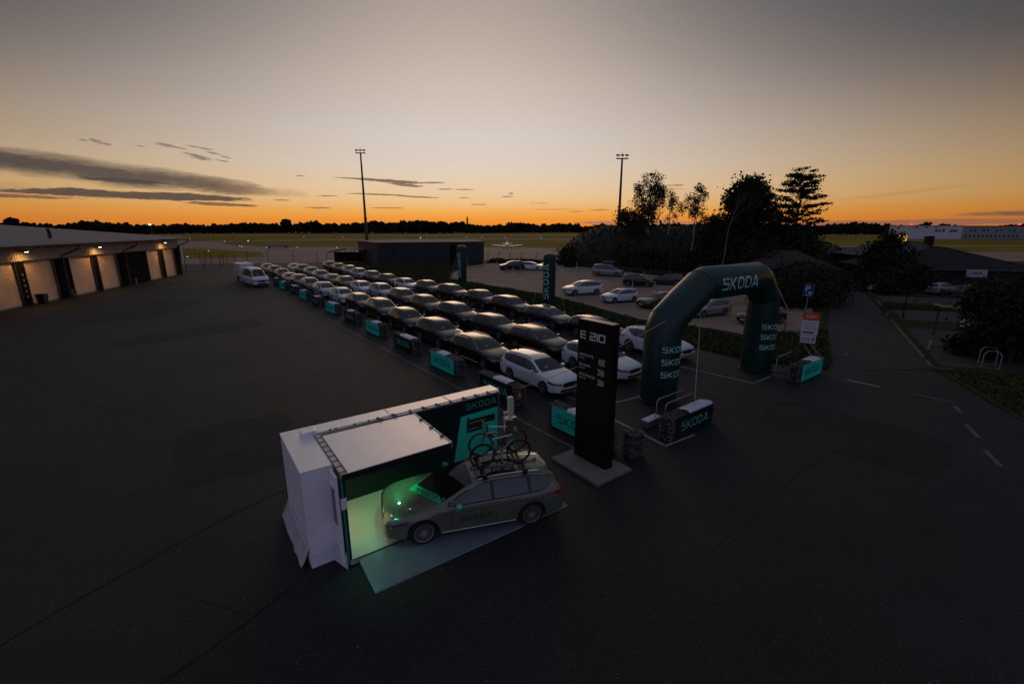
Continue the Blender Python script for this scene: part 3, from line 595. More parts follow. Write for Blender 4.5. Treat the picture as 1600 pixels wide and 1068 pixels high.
class Car: pass
PROTO = {}
def car_proto(key, L, Wd, H, lm, belt, wb, fo, wr, rails=True, rear_cut=.35, windows=3, grille='wide', hero=False, sill=.20, pano=False, chrome=False, spokes=10, shelf=0.0):
    """builds every part mesh of one body style; returns a list of (name, mesh, material key, child-of)"""
    mapd = lambda d: float(np.interp(d, lm, TD))                                    # this car's distance from the nose -> template
    inv = lambda d: float(np.interp(d, TD, lm))
    zz = lambda z: float(np.interp(z, [0, .60, .965, 1.468], [0, .60 * (1 + (belt / .965 - 1) * .8), belt, H]))
    f_zt, f_zs, f_zr, f_hw, f_hr = (pch(*t) for t in (T_zt, T_zs, T_zr, T_hw, T_hr)); w2 = Wd / 2
    zt = lambda d: zz(f_zt(mapd(d))); zs = lambda d: zz(f_zs(mapd(d))); zr = lambda d: zz(f_zr(mapd(d)))
    hw = lambda d: f_hw(mapd(d)) * w2; hr = lambda d: f_hr(mapd(d)) * Wd / 1.83
    ax = [fo, fo + wb]; Ra = wr + .055
    st = set([inv(x) for x in (0, .03, .07, .12, .2, .35, .5, .8, 1.05, 1.2, 1.27, 1.33, 1.5, 1.7, 1.9, 2.05, 2.2, 2.4, 2.7, 3.0, 3.3, 3.6, 3.9, 4.1, 4.25, 4.36, 4.42, 4.48, 4.54, 4.60, 4.63, 4.66, 4.69)])
    for a in ax:
        st = {x for x in st if abs(x - a) > Ra + .04}
        st |= {a - Ra * math.cos(math.pi * i / 12) for i in range(13)} | {a - Ra - .03, a + Ra + .03}
    st = sorted(x for x in st if 0 <= x <= L); rows = []
    for d in st:
        zb = sill + (.05 if d < .25 or d > L - .3 else 0); inarch = None
        for a in ax:
            if abs(d - a) <= Ra + 1e-6: inarch = wr * .98 + math.sqrt(max(0, Ra * Ra - (d - a) ** 2))
        w_ = hw(d); S = zs(d); zl = max(zb + .04, inarch if inarch and inarch > zb else 0); Tp = zt(d); E = max(zr(d), S + .005); Tp = max(Tp, E + .005); h_ = min(hr(d), w_ * .93)
        if inarch: p = [(0, max(zb, inarch - .0)), (w_ - .30, max(zb, inarch)), (w_ - .012, zl)]
        else: p = [(0, zb), (w_ - .13, zb), (w_ - .03, zl)]
        top = S - .09; zm1 = zl + (top - zl) * .35; zm2 = zl + (top - zl) * .72
        flare = .012 if inarch else 0
        hs = w_ - .055 if w_ > .8 * w2 else w_ - .03
        p += [(w_ + flare, zm1), (w_ + flare * .5 - .004, zm2), (w_ - .010, top), (hs, S)]
        for t in (.33, .68): p.append((hs + (h_ - hs) * t + .018 * math.sin(math.pi * t) * (1 if E - S > .2 else 0), S + (E - S) * t))
        p += [(h_, E), (h_ - .075, E + (Tp - E) * .62), (h_ * .5, Tp - (Tp - E) * .10), (0, Tp)]
        rows.append((L / 2 - d, p))
    mb = MB(); n = 13; vs = []; fs = []
    for x, p in rows:
        vs += [(x, y, z) for y, z in p] + [(x, -y, z) for y, z in p[1:-1]]
    m_ = 2 * n - 2; ring = list(range(n)) + [n + 10 - i for i in range(11)]            # loop round one section
    for i in range(len(rows) - 1):
        for k in range(m_):
            a, b = ring[k], ring[(k + 1) % m_]; fs.append((i * m_ + a, i * m_ + b, (i + 1) * m_ + b, (i + 1) * m_ + a))
    for base in (0, (len(rows) - 1) * m_):
        for k in range(n - 1):
            a, b = k, k + 1; a2 = k if k == 0 else n + k - 1; b2 = n + k if b < n - 1 else b
            q = []; [q.append(base + t) for t in (a, b, b2, a2) if base + t not in q]; fs.append(tuple(q))
    mb.add(vs, fs); body = mb.mesh('body', P_black, smooth=38)
    bv = BVHTree.FromPolygons([v.co[:] for v in body.vertices], [p.vertices[:] for p in body.polygons])
    parts = [('body', body, 'paint', None)]
    def patch(name, us, vf, fn, m, off=.005, smooth=True):
        """grid over u in us, v in vf(u) -> ray"""
        g = [[fn(u, v) for v in vf(u)] for u in us]
        g = [[(project(bv, o, d, off)) for o, d in r] for r in g]; mb = MB(); idx = {}; vv = []
        for i, r in enumerate(g):
            for j, p in enumerate(r):
                if p is not None: idx[i, j] = len(vv); vv.append(p)
        ff = [(idx[i, j], idx[i + 1, j], idx[i + 1, j + 1], idx[i, j + 1]) for i in range(len(g) - 1) for j in range(len(g[0]) - 1) if all(k in idx for k in ((i, j), (i + 1, j), (i + 1, j + 1), (i, j + 1)))]
        mb.add(vv, ff); me = mb.mesh(name, m, smooth=179 if smooth else None, fix=False)
        return me
    lin = lambda a, b, k: [a + (b - a) * i / k for i in range(k + 1)]
    side = lambda s: (lambda d, z: ((L / 2 - d, s * 3, z), (0, -s, 0)))
    topd = lambda d, y: ((L / 2 - d, y, 5), (0, 0, -1))
    frd = lambda y, z: ((L, y, z), (-1, 0, 0)); rrd = lambda y, z: ((-L, y, z), (1, 0, 0))
    # glasshouse
    d0 = next(d for d in lin(inv(1.2), inv(2.2), 60) if zr(d) - zs(d) > .10); d1 = inv(4.34) if rear_cut < .6 else inv(4.2)
    bot = lambda d: zs(d) + .022 + (max(0, (d - (d1 - rear_cut)) / rear_cut) ** 2) * (zr(d1) - zs(d1) - .10) * .8
    tp = lambda d: zr(d) - .05 - (max(0, 1 - (d - d0) / .12) * .0)
    span = d1 - d0; cuts = [(0, .385), (.415, .745), (.775, 1)] if windows == 3 else ([(0, .50), (.53, 1)] if windows == 2 else [(0, .34)])
    for s in (1, -1):
        parts.append(('window_trim', patch('window_trim', lin(d0 - .05, d1 + .04, 22), lambda d: lin(bot(max(d, d0)) - .02, max(tp(max(d, d0)) + .016, bot(max(d, d0))), 3), side(s), M_trim, .004), None, 'body'))
        for a, b in cuts:
            parts.append(('side_window', patch('side_window', lin(d0 + span * a, d0 + span * b, 10), lambda d: lin(bot(d), max(tp(d), bot(d) + .004), 4), side(s), M_sglass, .008), None, 'body'))
        if chrome:
            loop = [project(bv, *side(s)(d, bot(d) - .018), .012) for d in lin(d0, d1, 20)] + [project(bv, *side(s)(d, tp(d) + .014), .012) for d in lin(d1, d0 + .1, 20)]
            parts.append(('chrome_strip', MB().tube([p for p in loop if p], .009 if hero else .012, 4, closed=True).mesh('chrome_strip', M_chrome, 60), None, 'body'))
    hx = lambda d: hr(d) * .95 - .03
    wsd = lin(inv(1.26), inv(2.06), 8)
    parts.append(('windscreen', patch('windscreen', wsd, lambda d: lin(-hx(d), hx(d), 10), topd, M_glass, .008), None, 'body'))
    parts.append(('scuttle', patch('scuttle', lin(inv(1.19), inv(1.275), 2), lambda d: lin(-hx(d) * 1.0, hx(d) * 1.0, 8), topd, M_trim, .005), None, 'body'))
    if not hero: parts.append(('windscreen_paper', patch('windscreen_paper', lin(inv(1.40), inv(1.50), 2), lambda d: lin(-.52 * hx(d), -.18 * hx(d), 2), topd, M_paper, .012), None, 'body'))
    z0r, z1r = zz(1.02), zz(1.33)
    parts.append(('rear_window', patch('rear_window', lin(-.60 * Wd / 1.83, .60 * Wd / 1.83, 8), lambda y: lin(z0r, z1r, 5), rrd, M_glass, .007), None, 'body'))
    if pano: parts.append(('glass_roof', patch('glass_roof', lin(inv(2.22), inv(3.35), 6), lambda d: lin(-hx(d) + .06, hx(d) - .06, 8), topd, M_pano, .006), None, 'body'))
    # face and tail
    gz0, gz1 = zz(.50), zz(.695); gw = (.44 if grille == 'wide' else .36) * Wd / 1.83
    gr = patch('grille', lin(-gw, gw, 12), lambda y: lin(gz0 + (.06 if abs(y) > gw * .8 else 0), gz1 - .02 * (abs(y) / gw) ** 2, 4), frd, M_trim, .008)
    parts.append(('grille', gr, None, 'body'))
    gp = [project(bv, *frd(y, gz1 + .006 - .02 * (abs(y) / gw) ** 2), .012) for y in lin(-gw, gw, 10)]
    gp += [project(bv, *frd(y, gz0 - .006 + (.06 if abs(y) > gw * .8 else 0)), .012) for y in lin(gw, -gw, 10)]
    parts.append(('grille_frame', MB().tube([p for p in gp if p], .011, 4, closed=True).mesh('grille_frame', M_chrome, 60), None, 'body'))
    parts.append(('lower_intake', patch('lower_intake', lin(-.56 * Wd / 1.83, .56 * Wd / 1.83, 12), lambda y: lin(zz(.27), zz(.40), 3), frd, M_trim, .006), None, 'body'))
    parts.append(('number_plate', MB().box((L / 2 + .012, 0, zz(.44)), (.012, .52, .11)).mesh('number_plate', M_plate), None, 'body'))
    for s in (1, -1):
        parts.append(('headlight', patch('headlight', lin(.07, .56, 8), lambda d: lin(zz(.615) + .10 * max(0, d - .07) , zz(.705) + .075 * min(1, d / .5) - .07 * max(0, d - .3), 3), side(s), M_head, .008), None, 'body'))
        hl0, hl1 = gw + .035, min(hw(.26), w2 * .93)
        parts.append(('headlight', patch('headlight', lin(hl0 * s, hl1 * s, 8), lambda y: lin(zz(.60) + .05 * (abs(y) - hl0), zz(.70) + .11 * (abs(y) - hl0), 4), frd, M_head, .009), None, 'body'))
        e0 = project(bv, *frd(hl0 * s, zz(.60)), .016); e1 = project(bv, *frd(hl1 * s * .97, zz(.61)), .016)
        if e0 and e1: parts.append(('light_strip', MB().tube([e0, e0.lerp(e1, .5) + Vector((.02, 0, -.006)), e1], .008, 4).mesh('light_strip', M_chrome), None, 'body'))
        parts.append(('tail_light', patch('tail_light', lin(.46 * s * Wd / 1.83, w2 * .955 * s, 8), lambda y: lin(zz(.83), zz(.94), 3), rrd, M_tail, .009), None, 'body'))
        parts.append(('tail_light', patch('tail_light', lin(L - .30, L - .06, 4), lambda d: lin(zz(.83), zz(.935), 3), side(s), M_tail, .008), None, 'body'))
        mx_, mz = L / 2 - inv(1.62), zz(.985)
        mm = MB(); mm.add([(mx_ + a, s * (hw(inv(1.62)) - .02 + b), mz + c) for a, b, c in ((.05, .03, -.05), (.06, .20, -.045), (.05, .22, .06), (.03, .03, .07), (-.10, .04, -.03), (-.08, .20, -.03), (-.08, .20, .06), (-.10, .04, .06))],
            [(0, 1, 2, 3), (4, 7, 6, 5), (0, 4, 5, 1), (1, 5, 6, 2), (2, 6, 7, 3), (3, 7, 4, 0)]); mm.box((mx_, s * (hw(inv(1.62)) - .03), mz - .03), (.05, .14, .04))
        parts.append(('wing_mirror', mm.mesh('wing_mirror', P_black, bevel=.018), 'mirror', 'body'))
        if rails:
            rp = [project(bv, *topd(d, s * (hr(d) - .05)), .045) for d in lin(inv(2.25), inv(4.05), 10)]
            rp = [project(bv, *topd(inv(2.2), s * (hr(inv(2.2)) - .05)), .0)] + rp + [project(bv, *topd(inv(4.12), s * (hr(inv(4.12)) - .05)), 0)]
            parts.append(('roof_rail', MB().tube(rp, .018, 6).mesh('roof_rail', M_chrome if (chrome or hero) else M_trim, 60), None, 'body'))
        zsk = sill + .055
        sk = [project(bv, *side(s)(d, zsk + .03), .008) for d in lin(ax[0] + Ra + .05, ax[1] - Ra - .05, 6)]
        parts.append(('sill_strip', MB().tube([p for p in sk if p], .009 if hero else .013, 4).mesh('sill_strip', M_chrome if chrome or hero else M_trim), None, 'body'))
        for k, dd in enumerate((d0 + span * .34, d0 + span * .70)[:1 if windows == 1 else 2]):
            p = project(bv, *side(s)(dd, zs(dd) - .11), .018)
            if p: parts.append(('door_handle', MB().box(p, (.17, .025, .028)).mesh('door_handle', P_black, bevel=.008), 'paint', 'body'))
    cr = project(bv, *topd(inv(4.05), 0), .0)
    parts.append(('roof_fin', MB().add([(cr.x + .10, 0, cr.z - .01), (cr.x - .09, .028, cr.z - .01), (cr.x - .09, -.028, cr.z - .01), (cr.x - .08, 0, cr.z + .065)], [(0, 1, 3), (0, 3, 2), (1, 2, 3)]).mesh('roof_fin', P_black), 'fin', 'body'))
    ub = MB(); ub.bx(-L / 2 + .25, L / 2 - .2, -w2 + .34, w2 - .34, .16, .60); ub.bx(L / 2 - ax[1] + Ra + .05, L / 2 - ax[0] - Ra - .05, -w2 + .12, w2 - .12, sill - .03, sill + .1)
    parts.append(('underbody', ub.mesh('underbody', M_trim), None, None))
    c = Car(); c.parts = parts; c.ax = [L / 2 - a for a in ax]; c.track = w2 - .125; c.wr = wr; c.wheels = wheel_meshes(wr, .215, spokes, hero); c.bvh = bv; c.L = L; c.W = Wd; c.H = H
    c.topd = topd; c.side = side; c.frd = frd; c.inv = inv; c.zs = zs; c.zr = zr; c.hr = hr; c.zt = zt
    PROTO[key] = c; return c
OVERRIDE_NAMES = {'paint', 'mirror', 'fin'}
def place_car(key, label, cat, x, y, rz, pnt, group=None, name='parked_car', z=0.0, tilt=(0, 0), mirror=None, steer=0.0, fin=None):
    c = PROTO[key]; root = thing(name, label, cat, (x, y, z), 0, group); root.rotation_euler = (tilt[0], tilt[1], rz); made = {}
    for nm, me, mk, par in c.parts:
        o = link(nm, me, made.get(par, root) if par else root)
        if nm not in made: made[nm] = o
        if mk:
            m = {'paint': pnt, 'mirror': mirror or pnt, 'fin': fin or pnt}[mk]
            o.material_slots[0].link = 'OBJECT'; o.material_slots[0].material = m
    for a_i, a in enumerate(c.ax):
        for s in (1, -1):
            w = thing_part('wheel', root, (a, s * c.track, c.wr), steer if a_i == 0 else 0)
            link('tyre', c.wheels[0], w); link('rim', c.wheels[1], w)
    root['_body'] = made['body'].name
    return root
def thing_part(name, parent, loc, rz=0.0):
    o = bpy.data.objects.new(name, None); COL.objects.link(o); o.parent = parent; o.location = loc; o.rotation_euler[2] = rz; o.empty_display_size = .1; return o
car_proto('estate', 4.69, 1.83, 1.47, [0, 1.25, 2.1, 4.1, 4.69], .965, 2.69, .91, .325)
car_proto('chrome_estate', 4.86, 1.86, 1.48, [0, 1.32, 2.2, 4.22, 4.86], .97, 2.84, .93, .33, chrome=True)
car_proto('suv', 4.68, 1.88, 1.66, [0, 1.15, 1.95, 4.15, 4.68], 1.08, 2.79, .90, .36, sill=.26)
car_proto('compact_suv', 4.38, 1.84, 1.62, [0, 1.12, 1.9, 3.85, 4.38], 1.06, 2.64, .87, .35, sill=.25)
car_proto('coupe_suv', 4.65, 1.88, 1.61, [0, 1.12, 2.0, 3.7, 4.65], 1.05, 2.77, .88, .375, rails=False, sill=.25, rear_cut=.7)
car_proto('hatchback', 3.97, 1.74, 1.42, [0, 1.10, 1.85, 3.5, 3.97], .94, 2.47, .82, .31, rails=False, windows=2, rear_cut=.4, grille='narrow')
car_proto('van', 4.9, 1.90, 1.95, [0, .80, 1.75, 4.6, 4.9], 1.12, 3.0, .90, .34, rails=False, sill=.24, rear_cut=.2)
car_proto('tall_hatch', 4.0, 1.78, 1.60, [0, .80, 1.65, 3.7, 4.0], 1.0, 2.57, .72, .35, rails=False, windows=2, sill=.2, rear_cut=.25, grille='narrow')
car_proto('delivery_van', 5.55, 2.0, 2.42, [0, .72, 1.65, 5.35, 5.55], 1.30, 3.45, .98, .34, rails=False, windows=1, sill=.28, rear_cut=.1)

ROWS = {
 'A': [(1.1, 22.69), (-2.06, 26.72), (-5.08, 31.05), (-8.2, 35.3), (-11.45, 40.0), (-14.85, 44.6), (-18.1, 48.9), (-21.6, 53.0), (-24.95, 57.1), (-28.1, 61.25), (-31.3, 65.4), (-34.7, 70.2), (-38.4, 75.4), (-41.96, 80.0)],
 'B': [(4.65, 24.75), (1.49, 29.15), (-1.4, 33.5), (-4.6, 37.75), (-8.0, 42.4), (-11.15, 46.9), (-14.5, 51.3), (-18.0, 55.2), (-21.3, 59.3), (-24.5, 63.4), (-27.9, 67.8), (-31.4, 72.9), (-35.0, 77.9), (-38.41, 82.3)],
 'C': [(8.85, 28.2), (5.9, 32.6), (2.74, 37.0), (-.2, 41.5), (-3.1, 46.1), (-6.6, 50.5), (-9.9, 54.5), (-13.4, 58.3), (-16.6, 62.2), (-19.9, 66.3), (-23.2, 70.8), (-26.4, 75.8), (-30.0, 80.9), (-33.2, 85.2)]}
KIND = {
 'A': [('estate', 'white', P_white), ('chrome_estate', 'black', P_black), ('compact_suv', 'midnight blue', P_blue), ('compact_suv', 'black', P_black), ('suv', 'black', P_black), ('estate', 'black', P_black), ('estate', 'white', P_white), ('coupe_suv', 'pale blue', P_lblue), ('suv', 'bronze', P_bronze), ('suv', 'grey', P_grey), ('estate', 'silver', P_silver), ('compact_suv', 'midnight blue', P_blue), ('suv', 'black', P_black), ('compact_suv', 'silver', P_silver)],
 'B': [('estate', 'white', P_white), ('chrome_estate', 'black', P_black), ('estate', 'dark grey', P_grey), ('suv', 'dark green', P_green), ('compact_suv', 'bronze', P_bronze), ('suv', 'black', P_black), ('suv', 'pale blue', P_lblue), ('estate', 'white', P_white), ('compact_suv', 'grey', P_grey), ('estate', 'bronze', P_bronze), ('coupe_suv', 'steel blue', P_steelblue), ('compact_suv', 'sage', P_sage), ('suv', 'black', P_black), ('estate', 'white', P_white)],
 'C': [('coupe_suv', 'white', P_white), ('estate', 'black', P_black), ('chrome_estate', 'midnight blue', P_blue), ('suv', 'black', P_black), ('coupe_suv', 'dark green', P_green), ('suv', 'black', P_black), ('compact_suv', 'bronze', P_bronze), ('estate', 'white', P_white), ('compact_suv', 'bronze', P_bronze), ('suv', 'dark grey', P_grey), ('suv', 'pale blue', P_lblue), ('suv', 'silver', P_silver), ('compact_suv', 'grey', P_grey), ('suv', 'black', P_black)]}
STYLE = {'estate': 'estate car', 'chrome_estate': 'chrome-trimmed estate car', 'suv': 'tall SUV', 'compact_suv': 'short SUV', 'coupe_suv': 'sloping-roof SUV'}
ORD = ['first', 'second', 'third', 'fourth', 'fifth', 'sixth', 'seventh', 'eighth', 'ninth', 'tenth', 'eleventh', 'twelfth', 'thirteenth', 'last']
RN = {'A': 'row beside the gabions', 'B': 'middle row', 'C': 'row beside the grass'}
H0 = math.atan2(-.80, .60); rr = random.Random(11)
for r_ in 'ABC':
    for i, ((x, y), (k, cn, p)) in enumerate(zip(ROWS[r_], KIND[r_])):
        h = H0 + rr.gauss(0, .018)
        off = .40 if k.endswith('estate') else .22
        place_car(k, '%s %s, %s from the front in the %s' % (cn, STYLE[k], ORD[i], RN[r_]) if i else '%s %s at the very front of the %s' % (cn, STYLE[k], RN[r_]), 'car', x + .60 * off, y - .80 * off, h, p, 'cars parked in three long rows', fin=P_black)
def deg(a): return math.radians(a)
for k, lab, x, y, h, p in (
    ('suv', 'white SUV standing alone near the front edge of the parking lot', 8.3, 54.0, 198, P_white),
    ('hatchback', 'small white hatchback parked between the verge and the white SUV', 11.4, 48.6, 203, P_white),
    ('tall_hatch', 'dark compact city car with glazed tailgate beside the silver van', 17.0, 62.0, -22, P_black),
    ('estate', 'dark estate car seen from behind left of the inflatable arch', 21.3, 63.6, 158, P_grey),
    ('estate', 'dark car partly covered by the left shoulder of the arch', 14.6, 45.6, 210, P_grey),
    ('estate', 'silver car with dark side stripe seen through the arch opening', 17.6, 41.0, 207, P_silver),
    ('hatchback', 'dark car half hidden behind the right arch leg', 20.6, 37.4, 200, P_black),
    ('suv', 'dark SUV, leftmost of three parked at the far end of the lot', .0, 86.0, 195, P_black),
    ('estate', 'white car in the middle of three parked at the far end', 3.6, 86.2, -18, P_white),
    ('hatchback', 'pale car at the far end of the lot beside the inflatable column', 6.5, 87.4, 200, P_lblue)):
    place_car(k, lab, 'car', x, y, deg(h), p)
vn = place_car('van', 'silver people carrier with a black roof box at the back of the lot', 'van', 15.5, 74.8, deg(-25), P_silver, name='parked_van')
rb = MB(); rb.add([(x, y, z) for z, k in ((2.06, .96), (2.20, 1.0), (2.36, .86)) for x, y in ((1.0 * k, .38 * k), (1.0 * k, -.38 * k), (-1.0 * k, -.42 * k), (-1.0 * k, .42 * k))], [(0, 1, 2, 3), (8, 11, 10, 9)] + [(a + i, a + (i + 1) % 4, a + 4 + (i + 1) % 4, a + 4 + i) for a in (0, 4) for i in range(4)])
bo = thing('roof_box', 'black roof box carried on the silver people carrier', 'roof box', (15.5, 74.8, 0), deg(-25)); rb.build('box_shell', M_black, bo, bevel=.05)
for x in (-.6, .6): MB().bx(x - .03, x + .03, -.6, .6, 1.93, 2.06).build('roof_bar', M_dsteel, bo)
place_car('delivery_van', 'white high-roofed van facing the camera at the far left of the rows', 'van', -34.9, 62.9, H0 + .12, P_white, name='parked_van')
tr = thing('box_trailer', 'white box-bodied truck parked behind the high-roofed van', 'truck', (-39.3, 68.2, 0), H0 + .1); tr.scale = (.8, .9, .95)
MB().bx(-2.2, 2.0, -1.05, 1.05, .75, 2.75).build('cargo_box', P_white, tr, bevel=.06)
MB().bx(-2.2, 3.4, -.5, .5, .5, .72).build('chassis', M_dsteel, tr)
cb = MB(); cb.add([(2.1, -.95, .55), (3.7, -.95, .55), (3.7, .95, .55), (2.1, .95, .55), (2.1, -.95, 2.15), (3.0, -.85, 2.15), (3.0, .85, 2.15), (2.1, .95, 2.15), (3.65, -.95, 1.2), (3.65, .95, 1.2)], [(0, 3, 2, 1), (0, 1, 8, 5, 4), (3, 7, 6, 9, 2), (4, 5, 6, 7), (1, 2, 9, 8), (5, 8, 9, 6), (0, 4, 7, 3)])
cb.build('cab', P_white, tr, bevel=.05)
MB().add([(3.06, -.78, 2.08), (3.06, .78, 2.08), (3.66, .86, 1.26), (3.66, -.86, 1.26)], [(0, 1, 2, 3)]).build('windscreen', M_glass, tr, fix=False)
wt, wrm = wheel_meshes(.36, .22, 8)
for x in (-1.2, 2.8):
    for s in (-.85, .85): w = thing_part('wheel', tr, (x, s, .36)); link('tyre', wt, w); link('rim', wrm, w)
# ------------------------------------------------------------------ fold-out display box with the show car
BR = R(35.36); BL = Vector((-4.73, 9.27, 0)); BM = Matrix.Translation(BL) @ Matrix.Rotation(BR, 4, 'Z')
def bw(x, y, z=0): return tuple(BM @ Vector((x, y, z)))
booth = thing('display_box', 'white fold-out display box with dark green inside wall housing the show car', 'display box', tuple(BL), BR)
MB().bx(0, .70, 0, 2.50, .30, 2.40).build('end_module', M_white2, booth, bevel=.012)
MB().bx(-.02, .70, -.02, 2.52, .0, .295).build('plinth', M_white2, booth, bevel=.01)
MB().bx(.705, 6.64, 1.96, 2.51, .05, 2.398).build('back_wall', [M_white2], booth, bevel=.008)
MB().bx(.72, 6.62, 1.945, 1.957, .15, 2.31).build('inside_wall_print', M_dgreen, booth)
mb = MB(); mb.prism([(-.01, -.01), (.695, -.01), (.695, 1.99), (6.66, 1.99), (6.66, 2.53), (-.01, 2.53)], 2.402, 2.416); mb.build('top_sheet', M_white, booth, bevel=.004)
for x in (.74, 2.85, 4.8): MB().bx(x, x + .03, 1.98, 2.54, 2.416, 2.424).build('sheet_seam', M_white2, booth)
mb = MB(); mb.bx(.72, 2.6, 1.90, 1.985, 2.33, 2.41); mb.bx(2.6, 6.6, 1.86, 1.985, 2.34, 2.40); mb.build('gutter_rail', mat('rail_alu', (.34, .34, .38), .35, .6), booth, bevel=.006)
MB().bx(.40, .78, 1.80, 2.06, 2.41, 2.56).build('hinge_box', M_white, booth, bevel=.02)
for x in (2.5, 2.95, 3.45, 3.9, 4.35, 4.8, 5.3, 5.75, 6.2): MB().box((x, 1.93, 2.425), (.05, .20, .025), rz=.35 * (1 if int(x * 10) % 2 else -.4)).build('clip', M_black, booth)
for x in (1.15, 1.3, 1.8, 2.2): MB().box((x, 1.95, 2.42), (.05, .05, .03)).build('clip', M_dsteel, booth)
can = MB().bx(.74, 3.48, -.55, 1.76, 2.30, 2.385).build('canopy', [M_white], booth, bevel=.006)
MB().bx(.74, 3.48, -.57, -.555, 2.22, 2.375).build('front_edge', M_black, can)
MB().bx(.80, 3.44, -.53, 1.74, 2.285, 2.297).build('ceiling', M_hdark, can)
MB().bx(3.482, 3.52, -.57, 1.78, 2.24, 2.40).build('side_edge', mat('rail_alu', (.34, .34, .38), .35, .6), can, bevel=.005)
for y in (-.1, .55, 1.2): MB().box((3.46, y, 2.41), (.10, .06, .03)).build('clip', M_dsteel, can)
tr_ = MB().bx(.70, .86, -.56, 1.80, 2.388, 2.415).build('cell_strip', mat('pale_strip', (.72, .58, .50), .4), booth)
for k in range(8): MB().bx(.70, .86, -.50 + k * .30, -.485 + k * .30, 2.416, 2.43).build('strip_bar', M_dsteel, tr_)
mb = MB(); mb.bx(.695, .708, -.57, 1.8, 2.40, 2.44); mb.bx(.852, .865, -.57, 1.8, 2.40, 2.44); mb.build('strip_frame', M_dsteel, tr_)
MB().bx(.60, .655, -.52, -.02, .02, 2.34).build('side_leaf', M_white2, booth, bevel=.006)
MB().bx(.585, .60, -.36, -.10, 1.05, 2.02).build('leaf_recess', mat('recess_grey', (.16, .16, .19), .5), booth)
MB().bx(.56, .60, -.40, -.06, 2.02, 2.07).build('leaf_hood', M_white, booth)
MB().bx(.66, .70, -.545, -.50, .02, 2.3).build('corner_post', M_black, booth)
MB().bx(.702, .75, -.55, -.48, .05, 2.28).build('teal_post', mat('teal_post', (.010, .25, .24), .45), booth)
MB().bx(.752, .80, -.55, -.50, .05, 2.3).build('inner_post', M_black, booth)
MB().bx(.67, .80, -.575, -.552, 1.52, 1.80).build('latch_plate', M_white2, booth, bevel=.01)
# tarpaulin skirts lying at the outer end
mb = MB(); NU, NV = 14, 7; vs = []
for i in range(NU + 1):
    for j in range(NV + 1):
        t = j / NV; y = -.02 + 2.5 * i / NU; a = math.sin(i * 1.9) * .006 + (.02 if i in (4, 9) and j > 2 else 0) + math.sin(i * .8 + j) * .004
        vs.append((-.02 - .20 * t - a * t, y + .06 * t, .46 * (1 - t) ** 1.3 + .02 + abs(a) * .8 * math.sin(math.pi * t)))
mb.add(vs, [(i * (NV + 1) + j, (i + 1) * (NV + 1) + j, (i + 1) * (NV + 1) + j + 1, i * (NV + 1) + j + 1) for i in range(NU) for j in range(NV)])
sk = mb.build('tarpaulin_skirt', mat('wet_tarpaulin', (.50, .50, .56), .22, var=.1, vscale=3), booth, smooth=179, fix=False)
md = sk.modifiers.new('thickness', 'SOLIDIFY'); md.thickness = .012
MB().add([(.02, -.03, .30), (.60, -.03, .30), (.60, -.13, .01), (-.02, -.13, .01)], [(0, 1, 2, 3)]).add([(.02, -.02, .28), (.60, -.02, .28), (.60, -.11, .0), (-.02, -.11, .0)], [(0, 3, 2, 1)]).build('front_skirt', M_cloth, booth, fix=False)
MB().add([(.56, -.10, .42), (.68, -.56, .42), (.66, -.66, .01), (.50, -.14, .01)], [(0, 1, 2, 3)]).add([(.57, -.10, .40), (.69, -.56, .40), (.68, -.65, .0), (.52, -.13, .0)], [(0, 3, 2, 1)]).build('leaf_skirt', M_cloth, booth, fix=False)
MB().bx(.76, 6.55, -.56, 1.94, .02, .15).build('floor', mat('pale_vinyl', (.46, .45, .42), .35, var=.05, vscale=1.5), booth)
mb = MB(); mb.add([(.93, -.565, .148), (6.55, -.565, .148), (6.55, -1.70, .02), (.93, -1.70, .02), (.93, -.565, 0), (6.55, -.565, 0), (6.55, -1.72, 0), (.93, -1.72, 0)], [(0, 3, 2, 1), (4, 5, 6, 7), (3, 7, 6, 2), (0, 4, 7, 3), (1, 2, 6, 5)]); mb.build('ramp', mat('ramp_sheet', (.12, .145, .175), .32, var=.08, vscale=1.2), booth)
MB().bx(.80, 6.55, -.60, -.55, .152, .158).build('ramp_trim', M_dsteel, booth)
# the inside of the end module is a lit screen; green and white lamps hang under the canopy
scr = MB().bx(.712, .738, .03, 1.85, .35, 2.1).build('lit_screen', mat('lit_screen', (.5, .5, .4), .4, emit=(1.0, .74, .30), estr=1.0), booth)
def booth_lamp(x, y, col, power, aim, spot=100):
    o = MB().bx(x - .05, x + .05, y - .05, y + .05, 2.255, 2.284).build('ceiling_lamp', M_black, can)
    MB().bx(x - .035, x + .035, y - .035, y + .035, 2.246, 2.254).build('lamp_glass', mat('lit_white_lamp', (.9, .9, .9), .4, emit=(.85, 1, .9), estr=22), o)
    l = bpy.data.lights.new('lamp_light', 'SPOT'); l.energy = power; l.color = col; l.spot_size = R(spot); l.spot_blend = .8; l.shadow_soft_size = .05
    q = bpy.data.objects.new('lamp_light', l); COL.objects.link(q); q.parent = o; q.location = (x, y, 2.235)
    q.rotation_euler = (Vector((x, y, 2.235)) - Vector(aim)).to_track_quat('Z', 'Y').to_euler()
booth_lamp(1.05, .35, (1.0, .93, .72), 12, (1.15, -.1, 0), 100)
booth_lamp(1.0, 1.35, (.80, 1.0, .62), 4.5, (1.5, 1.3, 0), 120)
booth_lamp(2.3, .2, (.14, 1.0, .40), 55, (2.2, .55, .6), 90)
booth_lamp(2.3, 1.35, (.10, 1.0, .42), 22, (2.2, 1.0, .6), 100)
booth_lamp(1.15, -.44, (.06, 1.0, .55), 26, (1.35, -.92, 0), 80)
